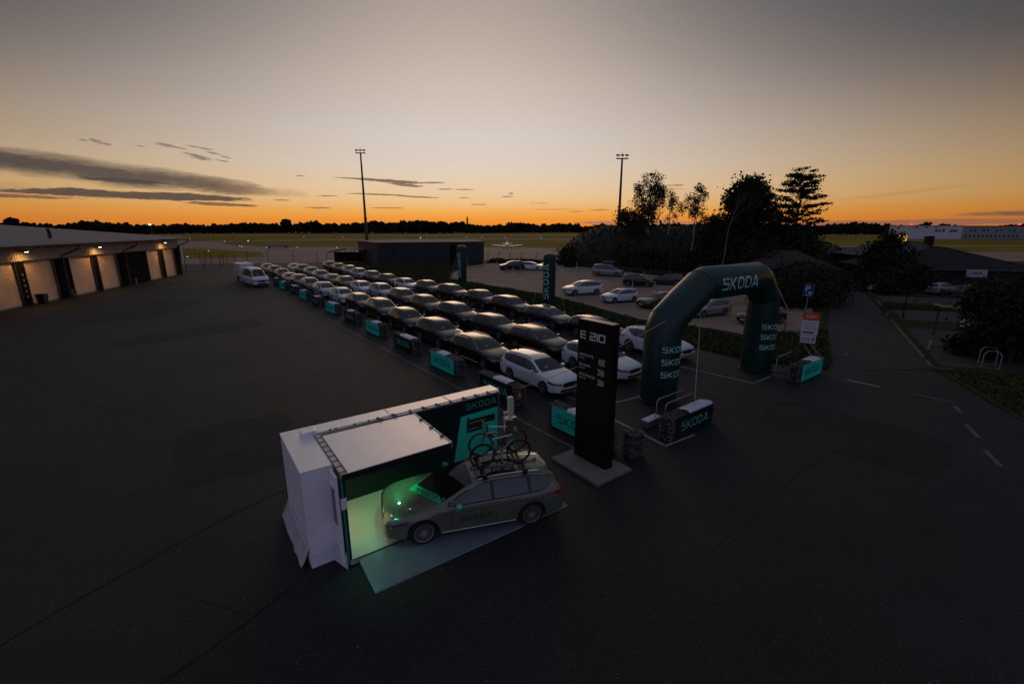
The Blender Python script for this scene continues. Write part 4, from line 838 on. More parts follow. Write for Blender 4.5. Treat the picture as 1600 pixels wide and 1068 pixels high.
# prints on the inside wall
dec = thing_part('wall_prints', booth, (0, 0, 0))
pf = lambda x, z: Vector((x, 1.9405, z))
q_, w_ = strokes('SKODA', .215); decal('lettering', [[(5.36 + a, 1.98 + b) for a, b in q] for q in q_], lambda a, b: pf(a, b), mat('mint_wall_print', (.03, .30, .22), .5), dec)
MB().add([(5.16, 1.942, 1.80), (6.57, 1.942, 1.83), (6.57, 1.942, .25), (4.86, 1.942, .25)], [(0, 1, 2, 3)]).build('poster', M_teal, dec, fix=False)
MB().add([(5.38, 1.938, 1.62), (6.47, 1.938, 1.62), (6.47, 1.938, 1.38), (5.95, 1.938, 1.38), (5.95, 1.938, 1.17), (5.34, 1.938, 1.17)], [(0, 1, 2, 3, 4, 5)]).add([(5.40, 1.938, 1.74), (5.50, 1.938, 1.622), (5.39, 1.938, 1.622)], [(0, 1, 2)]).build('poster_block', M_inkgreen, dec, fix=False)
MB().add([(5.44, 1.936, 1.51), (6.1, 1.936, 1.51), (6.1, 1.936, 1.485), (5.44, 1.936, 1.485)], [(0, 1, 2, 3)]).add([(5.40, 1.936, 1.29), (5.8, 1.936, 1.29), (5.8, 1.936, 1.27), (5.40, 1.936, 1.27)], [(0, 1, 2, 3)]).build('poster_rule', mat('pale_rule', (.35, .36, .12), .5), dec, fix=False)
# slim column loudspeaker on a stand by the end of the wall
sp = thing('loudspeaker', 'slim pale column loudspeaker standing at the right end of the display box', 'loudspeaker', bw(6.95, 1.75), BR)
mb = MB(); mb.add([(-.07 + .03 * math.sin(k * .6), y, 1.45 + k * .14) for k in range(6) for y in (-.09, .09)] + [(.10 + .03 * math.sin(k * .6), y, 1.45 + k * .14) for k in range(6) for y in (-.07, .07)], [(2 * k, 2 * k + 1, 2 * k + 3, 2 * k + 2) for k in range(5)] + [(12 + 2 * k + 1, 12 + 2 * k, 12 + 2 * k + 2, 12 + 2 * k + 3) for k in range(5)] + [(2 * k, 2 * k + 2, 12 + 2 * k + 2, 12 + 2 * k) for k in range(5)] + [(2 * k + 1, 12 + 2 * k + 1, 12 + 2 * k + 3, 2 * k + 3) for k in range(5)] + [(0, 12, 13, 1), (10, 11, 23, 22)])
mb.build('cabinet', mat('pale_plastic', (.55, .54, .46), .5), sp, bevel=.012)
MB().bx(.125, .135, -.06, .06, 1.48, 2.12).build('grille', mat('grey_mesh', (.16, .16, .17), .6), sp)
MB().box((-.16, 0, 1.62), (.2, .06, .08)).tube([(-.22, 0, 1.62), (-.22, 0, 0)], .022, 8).build('bracket_pole', mat('pale_plastic', (.55, .54, .46), .5), sp)
MB().box((0, 0, 1.40), (.42, .26, .03)).build('shelf', M_steel, sp); MB().lathe([(.0, .0), (.24, .0), (.24, .03), (.0, .04)], 16, Matrix.Translation((-.22, 0, 0))).build('foot', M_dsteel, sp)

# the show car
car_proto('show_car', 4.73, 1.85, 1.47, [0, 1.40, 2.28, 4.13, 4.73], .975, 2.84, .94, .345, chrome=True, hero=True, pano=True, rear_cut=.45)
P_sand = paint('paint_grey_green', (.125, .140, .105), .28, .2)
HX, HY, HZ = -1.10, 11.195, .075; HR = math.atan2(-.302, -.953)
hero = place_car('show_car', 'grey-green estate car with green bonnet graphics on the ramp of the display box', 'car', HX, HY, HR, P_sand, z=HZ, tilt=(-.045, -.018), mirror=mat('teal_paint', (.01, .36, .28), .35, coat=1), steer=R(4), name='show_car', fin=P_black)
C_ = PROTO['show_car']; hb = bpy.data.objects[hero['_body']]
M_flash = mat('green_flash', (.01, .38, .20), .4, coat=.6)
def topf(off): return lambda d, y: project(C_.bvh, *C_.topd(d, y), off)
T0, TN, TF = Vector((.70, -.16)), Vector((1.37, .73)), Vector((1.345, -.72))     # (distance from the nose, y): tip of the bonnet graphic and its two ends
def arm(a, b, w0, w1, n=14):
    d_ = (b - a).normalized(); nn = Vector((d_.y, -d_.x)); nn = nn if nn.x > 0 else -nn; o_ = []
    for i in range(n):
        p, q = a.lerp(b, i / n), a.lerp(b, (i + 1) / n); wa, wb_ = w0 + (w1 - w0) * i / n, w0 + (w1 - w0) * (i + 1) / n
        for k in range(3): o_.append([tuple(p + nn * wa * k / 3), tuple(q + nn * wb_ * k / 3), tuple(q + nn * wb_ * (k + 1) / 3), tuple(p + nn * wa * (k + 1) / 3)])
    return o_
wrap = []
for i in range(12):                                                           # dark field between the green bands and the windscreen
    for k in range(8):
        q = []
        for a, b in ((i, k), (i + 1, k), (i + 1, k + 1), (i, k + 1)):
            f = T0.lerp(TF, a / 12); n_ = T0.lerp(TN, a / 12); q.append(tuple(f.lerp(n_, b / 8)))
        wrap.append(q)
decal('bonnet_wrap', wrap, topf(.003), M_trim, hb)
decal('bonnet_graphic', arm(T0, TN, .25, .19) + arm(T0, TF, .05, .04), topf(.006), M_flash, hb)
q_, w_ = strokes('SKODA', .145, th=.17); d_ = (TN - T0).normalized(); nn = Vector((d_.y, -d_.x)); k_ = .74 / w_
decal('bonnet_lettering', [[tuple(T0 + d_ * (.16 + a * k_) + nn * (.045 + b)) for a, b in q] for q in q_], topf(.009), mat('dark_green_ink', (.003, .03, .02), .5), hb)
q_, w_ = strokes('SKODA', .15, th=.14)
decal('door_lettering', [[(1.86 + a, .52 + b) for a, b in q] for q in q_], lambda d, z: project(C_.bvh, *C_.side(1)(d, z), .004), mat('dark_ink_black', (.006, .008, .008), .5), hb)
q_, w_ = strokes('SKODA', .07, th=.16)
decal('tail_lettering', [[(4.12 + a * .9, .80 + b) for a, b in q] for q in q_], lambda d, z: project(C_.bvh, *C_.side(1)(d, z), .004), mat('mint_wall_print', (.03, .30, .22), .5), hb)
for s in (1, -1):                                                             # panel gaps and the crease along the side
    for dd in (1.62, 2.78, 3.82):
        ln = [project(C_.bvh, *C_.side(s)(dd + (.0 if z > .6 else (0.6 - z) * .1), z), .001) for z in [.32 + .06 * k for k in range(11)]]
        MB().tube([p for p in ln if p], .006, 4).build('door_gap', M_trim, hb)
    ln = [project(C_.bvh, *C_.side(s)(d, .80 + .02 * (d - 1.5)), .002) for d in [1.25 + .1 * k for k in range(33)]]
    MB().tube([p for p in ln if p], .007, 4).build('side_crease', M_trim, hb)
ln = [project(C_.bvh, *C_.topd(.16 + 1.15 * t, s_ * (.70 + .12 * t)), .001) for s_ in (1, -1) for t in [k / 8 for k in range(9)]]
MB().tube([p for p in ln[:9] if p], .006, 4).tube([p for p in ln[9:] if p], .006, 4).build('bonnet_gap', M_trim, hb)
# everything carried on the roof is built in the car's own frame and then set on it
hero_M = Matrix.Translation((HX, HY, HZ)) @ hero.rotation_euler.to_matrix().to_4x4()
rack = thing('roof_rack', 'black roof bars with bicycle trays clamped on the grey-green show car', 'roof rack'); rack.matrix_world = hero_M
zr_ = project(C_.bvh, *C_.topd(3.1, 0), 0).z
for d in (2.55, 3.65):
    MB().box((C_.L / 2 - d, 0, zr_ + .075), (.085, 1.30, .03)).build('cross_bar', M_black, rack, bevel=.008)
    for s in (-.60, .60): MB().box((C_.L / 2 - d, s, zr_ + .01), (.12, .08, .13)).build('clamp', M_black, rack, bevel=.015)
for yb in (.30, -.30):
    MB().bx(C_.L / 2 - 3.95, C_.L / 2 - 2.25, yb - .05, yb + .05, zr_ + .095, zr_ + .125).build('bike_tray', M_dsteel, rack)
    x_ = C_.L / 2 - 3.1; MB().tube([(x_, yb + .12, zr_ + .10), (x_ + .05, yb + .10, zr_ + .45), (x_ + .08, yb + .03, zr_ + .62)], .016, 6).build('bike_arm', M_steel, rack, smooth=60)
def bicycle(label, M, frame_m, top_m):
    t = thing('bicycle', label, 'bicycle'); t.matrix_world = M; r = .335
    for x in (.0, 1.0):
        w = thing_part('wheel', t, (x, 0, r)); mb = MB(); mb.tube([(r * math.cos(a), 0, r * math.sin(a)) for a in [2 * math.pi * i / 28 for i in range(28)]], .019, 6, closed=True); mb.build('tyre', M_rubber, w, smooth=60)
        mb = MB(); mb.tube([(.30 * math.cos(a), 0, .30 * math.sin(a)) for a in [2 * math.pi * i / 24 for i in range(24)]], .015, 5, closed=True); mb.build('rim', M_black, w, smooth=60)
        mb = MB()
        for i in range(16): a = 2 * math.pi * i / 16; mb.tube([(0, .02 * (-1) ** i, 0), (.30 * math.cos(a), 0, .30 * math.sin(a))], .0022, 3)
        mb.tube([(0, -.04, 0), (0, .04, 0)], .022, 8); mb.build('spokes', M_dsteel, w)
    bb = Vector((.41, 0, .275)); st = Vector((.245, 0, .80)); ht = Vector((.80, 0, .86)); hb_ = Vector((.835, 0, .72)); ra = Vector((0, 0, r)); fa = Vector((1.0, 0, r))
    f = MB().tube([bb, hb_], .024, 8).tube([bb, st], .018, 8).tube([ht, hb_], .024, 8).tube([bb, ra + Vector((0, .04, 0))], .010, 6).tube([bb, ra - Vector((0, .04, 0))], .010, 6).tube([st.lerp(bb, .22), ra + Vector((0, .04, 0))], .009, 6).tube([st.lerp(bb, .22), ra - Vector((0, .04, 0))], .009, 6)
    f.build('frame', frame_m, t, smooth=60); MB().tube([st.lerp(bb, .06), ht.lerp(hb_, .15)], .020, 8).build('top_tube', top_m, t, smooth=60)
    MB().tube([hb_, fa + Vector((-.04, .05, .05)), fa + Vector((0, .05, 0))], .013, 6).tube([hb_, fa + Vector((-.04, -.05, .05)), fa + Vector((0, -.05, 0))], .013, 6).build('fork', frame_m, t, smooth=60)
    MB().tube([st, st + Vector((-.04, 0, .14))], .013, 6).build('seat_post', M_black, t); MB().add([(.10, -.07, .955), (.10, .07, .955), (.17, .05, .97), (.17, -.05, .97), (.38, .018, .965), (.38, -.018, .965), (.12, -.05, .925), (.12, .05, .925), (.36, 0, .935)], [(0, 1, 2, 3), (3, 2, 4, 5), (0, 6, 7, 1), (1, 7, 8, 4, 2), (0, 3, 5, 8, 6), (4, 8, 5), (6, 8, 7)]).build('saddle', M_black, t)
    hbm = MB().tube([ht, ht + Vector((.03, 0, .06)), ht + Vector((.11, 0, .08))], .015, 6)
    for s in (1, -1): hbm.tube([ht + Vector((.11, 0, .08)), ht + Vector((.11, .18 * s, .08)), ht + Vector((.19, .21 * s, .07)), ht + Vector((.21, .215 * s, -.01)), ht + Vector((.13, .22 * s, -.06))], .013, 6)
    hbm.build('handlebar', M_black, t, smooth=60)
    MB().lathe([(.08, -.004), (.095, 0), (.08, .004)], 18, Matrix.Translation((.41, -.06, .275)) @ Matrix.Rotation(R(90), 4, 'X')).tube([(.41, -.07, .275), (.49, -.075, .13)], .011, 6).tube([(.41, .07, .275), (.33, .075, .42)], .011, 6).box((.49, -.11, .125), (.09, .06, .02)).box((.33, .11, .425), (.09, .06, .02)).build('crankset', M_black, t)
    MB().tube([(.41, -.05, .37), (.0, -.05, .375)], .005, 4).tube([(.41, -.05, .18), (0, -.05, .30)], .005, 4).tube([(0, -.05, .30), (.02, -.055, .24)], .012, 5).build('chain', M_dsteel, t)
    return t
zb_ = zr_ + .125
bicycle('green racing bicycle on the near side of the roof rack, facing the tailgate', hero_M @ Matrix.Translation((C_.L / 2 - 2.55, .30, zb_)) @ Matrix.Rotation(math.pi, 4, 'Z'), mat('green_frame', (.01, .24, .09), .3, coat=1), mat('sage_frame', (.35, .40, .33), .3, coat=1))
bicycle('black racing bicycle with a pale top tube, facing the windscreen, on the roof rack', hero_M @ Matrix.Translation((C_.L / 2 - 3.65, -.30, zb_)), mat('black_frame', (.008, .009, .011), .3, coat=1), mat('pale_frame', (.55, .52, .46), .3, coat=1))

# ------------------------------------------------------------------ gabions with banners
def stones_mesh(L, D, H, seed, step=.105):
    r = random.Random(seed); bm0 = bmesh.new(); bmesh.ops.create_icosphere(bm0, subdivisions=1, radius=1.0)
    bv_ = [v.co.copy() for v in bm0.verts]; bf = [[v.index for v in f.verts] for f in bm0.faces]; bm0.free(); mb = MB()
    def stone(x, y, z):
        s = step * r.uniform(.42, .66); M = Matrix.Rotation(r.uniform(0, 6), 3, 'Z') @ Matrix.Rotation(r.uniform(0, 6), 3, 'X'); q = Vector((s * r.uniform(.8, 1.3), s * r.uniform(.7, 1.1), s * r.uniform(.6, 1)))
        mb.add([M @ Vector((v.x * q.x * r.uniform(.85, 1.1), v.y * q.y, v.z * q.z * r.uniform(.85, 1.1))) + Vector((x, y, z)) for v in bv_], bf)
    nx, ny, nz_ = int(L / step), int(D / step), int(H / step); j = lambda: r.gauss(0, .018)
    for i in range(nx):
        for k in range(nz_):
            for y in (-D / 2 + .04, D / 2 - .04): stone(-L / 2 + (i + .5) * L / nx + j(), y + j() * .5, .03 + (k + .5) * (H - .05) / nz_ + j())
        for k in range(ny): stone(-L / 2 + (i + .5) * L / nx + j(), -D / 2 + (k + .5) * D / ny + j(), H - .05 + abs(j()) * 1.5)
    for i in range(ny):
        for k in range(nz_):
            for x in (-L / 2 + .04, L / 2 - .04): stone(x + j() * .5, -D / 2 + (i + .5) * D / ny + j(), .03 + (k + .5) * (H - .05) / nz_ + j())
    return mb.mesh('stone_fill', M_stone, fix=False)
def cage_mesh(L, D, H):
    mb = MB(); w = .006
    for i in range(int(L / .155) + 1):
        x = -L / 2 + min(L, i * L / int(L / .155)); mb.tube([(x, -D / 2, 0), (x, -D / 2, H), (x, D / 2, H), (x, D / 2, 0)], w, 3)
    for k in range(7):
        z = H * k / 6; mb.tube([(-L / 2, -D / 2, z), (L / 2, -D / 2, z), (L / 2, D / 2, z), (-L / 2, D / 2, z)], w, 3, closed=True)
    for i in range(4): y = -D / 2 + D * i / 3; mb.tube([(-L / 2, y, 0), (-L / 2, y, H), (L / 2, y, H), (L / 2, y, 0)], w, 3)
    return mb.mesh('wire_cage', M_dsteel, fix=False)
GS = [stones_mesh(3.1, .5, .93, s) for s in (1, 2)]; GC = cage_mesh(3.12, .54, .95)
core = MB().bx(-1.5, 1.5, -.2, .2, .0, .86).mesh('core', mat('gabion_core', (.012, .012, .011), .9))
ban = MB().bx(-1.25, 1.25, -.290, -.278, .07, .93)
BAN = {k: ban.mesh('banner', m) for k, m in (('teal', M_teal), ('dark', M_dgreen))}
q_, w_ = strokes('SKODA', .34, th=.15)
def letter_me(m):
    mb = MB()
    for q in q_: mb.add([(a - w_ / 2, -.294, .33 + b) for a, b in q], [(0, 1, 2, 3)])
    return mb.mesh('lettering', m, fix=False)
BLET = {'teal': letter_me(M_inkgreen), 'dark': letter_me(M_mint)}
def cloth(L0, L1, seed):
    r = random.Random(seed); mb = MB(); N1, N2 = 18, 6; vs = []
    for i in range(N1 + 1):
        x = L0 + (L1 - L0) * i / N1
        for k in range(N2 + 1):
            y = -.30 + .56 * k / N2; vs.append((x, y, .985 + .025 * math.sin(i * 1.1 + seed) * math.sin(k) + r.uniform(0, .012) - (.06 if k == 0 else 0) - (.05 if k == N2 else 0)))
    mb.add(vs, [(i * (N2 + 1) + k, (i + 1) * (N2 + 1) + k, (i + 1) * (N2 + 1) + k + 1, i * (N2 + 1) + k + 1) for i in range(N1) for k in range(N2)])
    me = mb.mesh('tarpaulin', M_cloth, smooth=179, fix=False); return me
CL = [cloth(-.45, 1.2, 1), cloth(-.2, .9, 2), cloth(-.6, .35, 3)]
def gabion(x, y, rz, kind, label, seed, group='stone gabions carrying banners', cl=0):
    t = thing('gabion', label, 'gabion', (x, y, 0), rz, group)
    s = link('stone_fill', GS[seed % 2], t); s['kind'] = 'stuff'; c = link('wire_cage', GC, t); c['kind'] = 'stuff'; link('core', core, t)
    b = link('banner', BAN[kind], t); link('lettering', BLET[kind], b)
    if cl is not None: link('tarpaulin', CL[cl], t)
    return t
GR = math.atan2(-.785, .62); gtl = [(1.58, 17.02), (-1.55, 21.2), (-4.64, 25.37), (-7.80, 29.7), (-11.1, 34.3), (-14.3, 38.7), (-17.6, 43.1), (-20.7, 47.2), (-23.8, 51.4), (-27.0, 55.9), (-30.3, 60.1), (-33.0, 63.8)]
GO = ['nearest, behind the black monolith', 'second, behind the loudspeaker', 'third', 'fourth', 'fifth', 'sixth', 'seventh', 'eighth', 'ninth', 'tenth', 'eleventh', 'farthest, beside the white van']
for i, (x, y) in enumerate(gtl):
    k = 'teal' if i % 2 == 0 else 'dark'
    gabion(x + 1.25 * .62 + .28 * .785, y - 1.25 * .785 + .28 * .62, GR + RNG.gauss(0, .012), k, 'stone gabion with %s banner in the long row, %s' % ('bright teal' if k == 'teal' else 'dark green', GO[i]), i, cl=i % 3)
gabion(6.88, 16.72, R(37.7), 'dark', 'stone gabion with dark green banner in front of the left arch leg', 1, cl=0)
gabion(15.55, 23.28, R(37.2), 'teal', 'stone gabion with teal banner beside the right arch leg', 0, cl=1)
sg = thing('gabion', 'short stone gabion without a banner right of the black monolith', 'gabion', (4.22, 14.62, 0), R(30), 'stone gabions carrying banners')
link('stone_fill', stones_mesh(.62, .5, .93, 9, .095), sg)['kind'] = 'stuff'; link('wire_cage', cage_mesh(.64, .54, .95), sg)['kind'] = 'stuff'; MB().bx(-.25, .25, -.19, .19, 0, .86).build('core', mat('gabion_core', (.012, .012, .011), .9), sg)
def barrier(x, y, rz, L, label):
    t = thing('barrier', label, 'barrier', (x, y, 0), rz)
    MB().tube([(-L / 2, 0, .02), (-L / 2, 0, 1.0), (-L / 2 + .12, 0, 1.1), (L / 2 - .12, 0, 1.1), (L / 2, 0, 1.0), (L / 2, 0, .02)], .02, 6).tube([(-L / 2, 0, .25), (L / 2, 0, .25)], .015, 6).build('tube_frame', M_steel, t, smooth=60)
    mb = MB(); [mb.tube([(-L / 2 + .15 * k, 0, .25), (-L / 2 + .15 * k, 0, 1.1)], .008, 4) for k in range(1, int(L / .15))]; mb.build('bars', M_dsteel, t)['kind'] = 'stuff'
    for s in (-1, 1): MB().tube([(s * L * .35, -.3, .02), (s * L * .35, .3, .02)], .018, 6).build('foot', M_steel, t)
barrier(6.75, 17.35, R(38), 2.0, 'tubular crowd barrier close behind the dark green arch gabion'); barrier(6.55, 17.8, R(38), 2.0, 'tubular crowd barrier, the rear one behind the arch gabion'); barrier(14.7, 23.9, R(38), 1.9, 'tubular crowd barrier behind the teal gabion by the right arch leg')
cz = thing('folded_tarpaulin', 'folded white tarpaulin lying on stones left of the arch gabion', 'tarpaulin', (5.6, 17.2, 0), R(40))
MB().box((0, 0, .14), (.9, .3, .28)).build('stone_block', M_slab, cz, bevel=.04); MB().box((0, 0, .31), (.95, .34, .05)).build('cloth', M_cloth, cz, bevel=.02)
rf = thing('reflector', 'round orange reflector fixed to the end of the second gabion', 'reflector', (.33, 18.62, .72), GR)
MB().lathe([(0, -.02), (.09, -.02), (.11, 0), (.09, .02), (0, .02)], 14, Matrix.Rotation(R(90), 4, 'Y')).build('lens', mat('orange_lens', (.62, .16, .01), .3), rf); MB().bx(-.05, -.022, -.03, .03, -.15, .15).build('bracket', M_dsteel, rf)

# ------------------------------------------------------------------ sign monolith
MR = math.atan2(-.79, .61)
slab = tag(MB().box((0, 0, .05), (2.15, 1.62, .10)).build('base_slab', M_slab, bevel=.015, loc=(2.62, 13.97, 0), rz=MR - .02), 'pale concrete slab under the black sign monolith', 'slab')
mono = thing('sign_monolith', 'tall black wayfinding monolith with white lettering and chevrons', 'sign', (2.72, 14.14, .10), MR)
MB().bx(-.71, .71, -.17, .17, 0, 4.77).build('panel', M_mono, mono, bevel=.012)
MB().bx(-.69, .69, -.15, .15, 4.772, 4.79).build('top_cover', mat('brushed_cover', (.16, .13, .10), .3, .6), mono)
q_, w_ = strokes('E 210', .25, th=.17, gap=.14); decal('heading', [[(a * 1.12 - .61, b + 4.17) for a, b in q] for q in q_], lambda a, b: Vector((a, -.174, b)), M_wprint, mono)
MB().bx(-.45, .20, -.1745, -.173, 4.105, 4.115).build('rule', mat('dim_print', (.10, .10, .10), .5), mono)
TM = lambda x, z: Matrix.Translation((x, -.174, z)) @ Matrix.Rotation(R(90), 4, 'X')
for k, (a, b, ar) in enumerate((('PARKPLATZ', 'Parking', '<<<<'), ('EINGANG', 'Entrance', '>>>>'), ('TESTSTRECKE', 'Test track', '>>>>'))):
    z = 3.60 - k * .335
    text_on('line_text', a, .115, TM(-.62, z), M_wprint, mono); text_on('line_text', b, .075, TM(-.62, z - .095), M_wprint, mono)
    q_, w_ = strokes(ar, .21, th=.10, gap=.10); decal('chevrons', [[(p + .20, r_ + z - .17) for p, r_ in q] for q in q_], lambda p, r_: Vector((p, -.174, r_)), M_wprint, mono)

# ------------------------------------------------------------------ inflatable arch and columns
AR = math.atan2(.5656, .8247); AO = Vector((6.60, 19.90, 0))
arch = thing('inflatable_arch', 'large dark green inflatable arch with pale lettering over the lot entrance', 'inflatable arch', tuple(AO), AR)
path = [(.15, 0, 0), (.15, 0, 1.5), (.15, 0, 3.42), (.22, 0, 3.62), (1.45, 0, 4.42), (2.6, 0, 5.13), (2.82, 0, 5.19), (5, 0, 5.17), (7.3, 0, 5.20), (7.62, 0, 5.06), (8.38, 0, 4.2), (8.5, 0, 3.9), (8.5, 0, 1.5), (8.5, 0, 0)]
rad = [.80, .82, .80, .77, .79, .77, .78, .79, .78, .76, .76, .78, .81, .80]
am = MB().tube(path, rad, 32).mesh('tube', M_infl, smooth=45); ao = link('tube', am, arch)
abv = BVHTree.FromPolygons([v.co[:] for v in am.vertices], [p.vertices[:] for p in am.polygons])
for i in (3, 5, 9, 11):
    p = Vector(path[i]); t = (Vector(path[i + 1]) - Vector(path[i - 1])).normalized(); u_ = Vector((0, 1, 0)); v_ = t.cross(u_)
    MB().tube([p + (u_ * math.cos(a) + v_ * math.sin(a)) * (rad[i] + .004) for a in [2 * math.pi * k / 32 for k in range(32)]], .008, 4, closed=True).build('weld_seam', M_dgreen, ao)
q_, w_ = strokes('SKODA', .56); decal('top_lettering', [[(a + 3.15, b + 4.90) for a, b in q] for q in q_], lambda a, b: project(abv, (a, -3, b), (0, 1, 0), .018), M_mintbr, ao)
q_, w_ = strokes('SKODA', .27)
for cx, st_ in ((.15, -.88), (8.5, -1.0)):
    for z in (2.45, 1.90, 1.33):
        decal('leg_lettering', [[(a, b) for a, b in q] for q in q_], lambda a, b: Vector((cx + .823 * math.sin(st_ + a / .8), -.823 * math.cos(st_ + a / .8), z + b)), M_mintbr, ao)
    MB().lathe([(.86, .0), (.86, .10), (.82, .12)], 28, Matrix.Translation((cx, 0, 0))).build('foot_ring', M_dgreen, arch)
for a, b in (((-.45, -.5, 3.85), (.3, 18.9, .95)), ((1.7, -.75, 3.9), (7.1, 16.8, 1.0)), ((8.9, -.5, 4.6), (15.9, 23.4, 1.0)), ((9.1, -.3, 4.6), (16.6, 23.9, 1.0))):
    A = AO + Matrix.Rotation(AR, 3, 'Z') @ Vector(a); B = Vector(b); P = [A.lerp(B, k / 10) - Vector((0, 0, .25 * math.sin(math.pi * k / 10))) for k in range(11)]
    MB().tube([Matrix.Rotation(-AR, 3, 'Z') @ (p - AO) for p in P], .014, 5).build('guy_rope', M_rope, arch)
MB().tube([(8.9, -.7, .05), (9.15, -.95, .06), (9.5, -.9, .12), (9.45, -.7, .3)], .03, 6).build('air_hose', M_steel, arch, smooth=60)
def column(x, y, st_, label):
    t = thing('inflatable_column', label, 'inflatable column', (x, y, 0)); r = .63
    MB().lathe([(r * .97, 0), (r, .6), (r, 4.7), (r * .985, 4.95), (r * .93, 5.06), (r * .5, 5.18), (0.01, 5.22)], 28).build('tube', M_infl, t, smooth=50)
    q_, w_ = strokes('SKODA', .62, th=.15, gap=.28)
    decal('lettering', [[(b - .3, .75 + a * .98) for a, b in q] for q in q_], lambda a, b: Vector(((r + .006) * math.sin(st_ - a / r), -(r + .006) * math.cos(st_ - a / r), b)), M_mintbr, t)
    for a in (.9, 2.9, -1.2): MB().tube([(r * math.sin(a), -r * math.cos(a), 4.2), (r * 2.9 * math.sin(a), -r * 2.9 * math.cos(a), .02)], .014, 4).build('guy_rope', M_rope, t)
column(-7.1, 66.2, -.70, 'slim dark green inflatable column with upright lettering near the shed')
column(3.72, 46.2, -.62, 'slim dark green inflatable column with upright lettering beside the middle of the verge')

# ------------------------------------------------------------------ road signs by the access road
ps = thing('parking_sign', 'blue parking sign with white P and arrow on a thin post', 'sign', (21.9, 33.9, 0), R(-33))
MB().tube([(0, .04, 0), (0, .04, 3.7)], .03, 8).build('post', M_steel, ps); MB().bx(-.34, .34, -.02, .0, 2.75, 3.68).build('plate', mat('sign_blue', (.012, .05, .20), .4), ps, bevel=.006)
text_on('letter', 'P', .62, Matrix.Translation((-.24, -.023, 3.10)) @ Matrix.Rotation(R(90), 4, 'X'), M_wprint, ps)
MB().add([(-.02, -.023, 3.02), (.12, -.023, 3.12), (.12, -.023, 3.05), (.24, -.023, 3.05), (.24, -.023, 2.99), (.12, -.023, 2.99), (.12, -.023, 2.92)], [(0, 1, 2, 3, 4, 5, 6)]).add([(-.2, -.023, 2.86), (.2, -.023, 2.86), (.2, -.023, 2.83), (-.2, -.023, 2.83)], [(0, 1, 2, 3)]).build('arrow', M_wprint, ps, fix=False)
es = thing('notice_sign', 'orange and white notice board above a small white direction plate', 'sign', (19.2, 29.05, 0), R(-33))
for x in (-.42, .42): MB().tube([(x, .05, 0), (x, .05, 2.35)], .025, 6).build('post', M_steel, es)
MB().bx(-.46, .46, -.02, .015, 1.92, 2.42).build('orange_plate', mat('sign_orange', (.55, .085, .012), .45), es, bevel=.005); MB().bx(-.46, .46, -.02, .015, .96, 1.915).build('white_plate', mat('sign_white', (.60, .60, .66), .5), es, bevel=.005)
MB().bx(-.43, .40, -.02, .015, .42, .93).build('direction_plate', mat('sign_white', (.60, .60, .66), .5), es, bevel=.005)
text_on('lettering', 'EZW', .27, Matrix.Translation((-.27, -.024, 2.07)) @ Matrix.Rotation(R(90), 4, 'X'), M_wprint, es)
for z in (1.76, 1.62, 1.48, 1.34): MB().bx(-.34, .34, -.0235, -.0225, z, z + .03).build('text_rule', mat('grey_ink', (.16, .16, .19), .6), es)
MB().bx(-.34, .26, -.0235, -.0225, 1.07, 1.17).build('text_bar', mat('navy_ink', (.02, .022, .04), .6), es)
text_on('direction_text', 'GAT', .34, Matrix.Translation((-.36, -.024, .54)) @ Matrix.Rotation(R(90), 4, 'X'), mat('navy_ink', (.02, .022, .04), .6), es)
MB().add([(.27, -.024, .53), (.31, -.024, .53), (.31, -.024, .76), (.35, -.024, .76), (.29, -.024, .86), (.23, -.024, .76), (.27, -.024, .76)], [(0, 1, 2, 3, 4, 5, 6)]).build('direction_arrow', mat('navy_ink', (.02, .022, .04), .6), es, fix=False)
rb_ = thing('barrier_pole', 'thin pale barrier rail on two posts behind the notice board', 'barrier', (20.2, 31.6, 0), R(-33)); MB().tube([(-1.2, 0, 1.9), (.5, 0, 1.75)], .035, 6).build('rail', M_rope, rb_); MB().tube([(-.9, 0, 0), (-.9, 0, 1.9)], .03, 6).tube([(.3, 0, 0), (.3, 0, 1.78)], .03, 6).build('post', M_dsteel, rb_)
# striped bollards in the parking lot
bq = [(-3.0, 92.5, 'behind the first column'), (.2, 78.0, 'in the open left part of the lot'), (4.5, 77.5, 'in front of the far trio'), (9.0, 82.0, 'in front of the far pale car'), (6.7, 66.5, 'behind the second column'), (10.3, 64.0, 'left of the silver carrier'), (14.9, 57.0, 'left of the dark city car'), (17.5, 56.5, 'in front of the dark city car'), (19.9, 70.0, 'right of the silver carrier'), (-6.0, 98.5, 'at the shed corner'), (12.5, 90.0, 'at the rear fence')]
post_w = MB().lathe([(.0, 0), (.11, 0), (.11, .04), (.045, .06), (.045, 1.0), (.03, 1.03), (0, 1.03)], 10).mesh('post', M_wprint, 50)
ring_r = MB().tube([(0, 0, -.08), (0, 0, .08)], .048, 10).mesh('stripe', mat('bollard_red', (.20, .03, .02), .5), 50)
for x, y, d in bq:
    t = thing('striped_post', 'thin red and white marker post standing %s' % d, 'marker post', (x, y, 0), 0, 'marker posts in the parking lot'); t.scale = (1.3, 1.3, 1.15); link('post', post_w, t)
    for z in (.30, .62, .90): link('stripe', ring_r, t, loc=(0, 0, z))
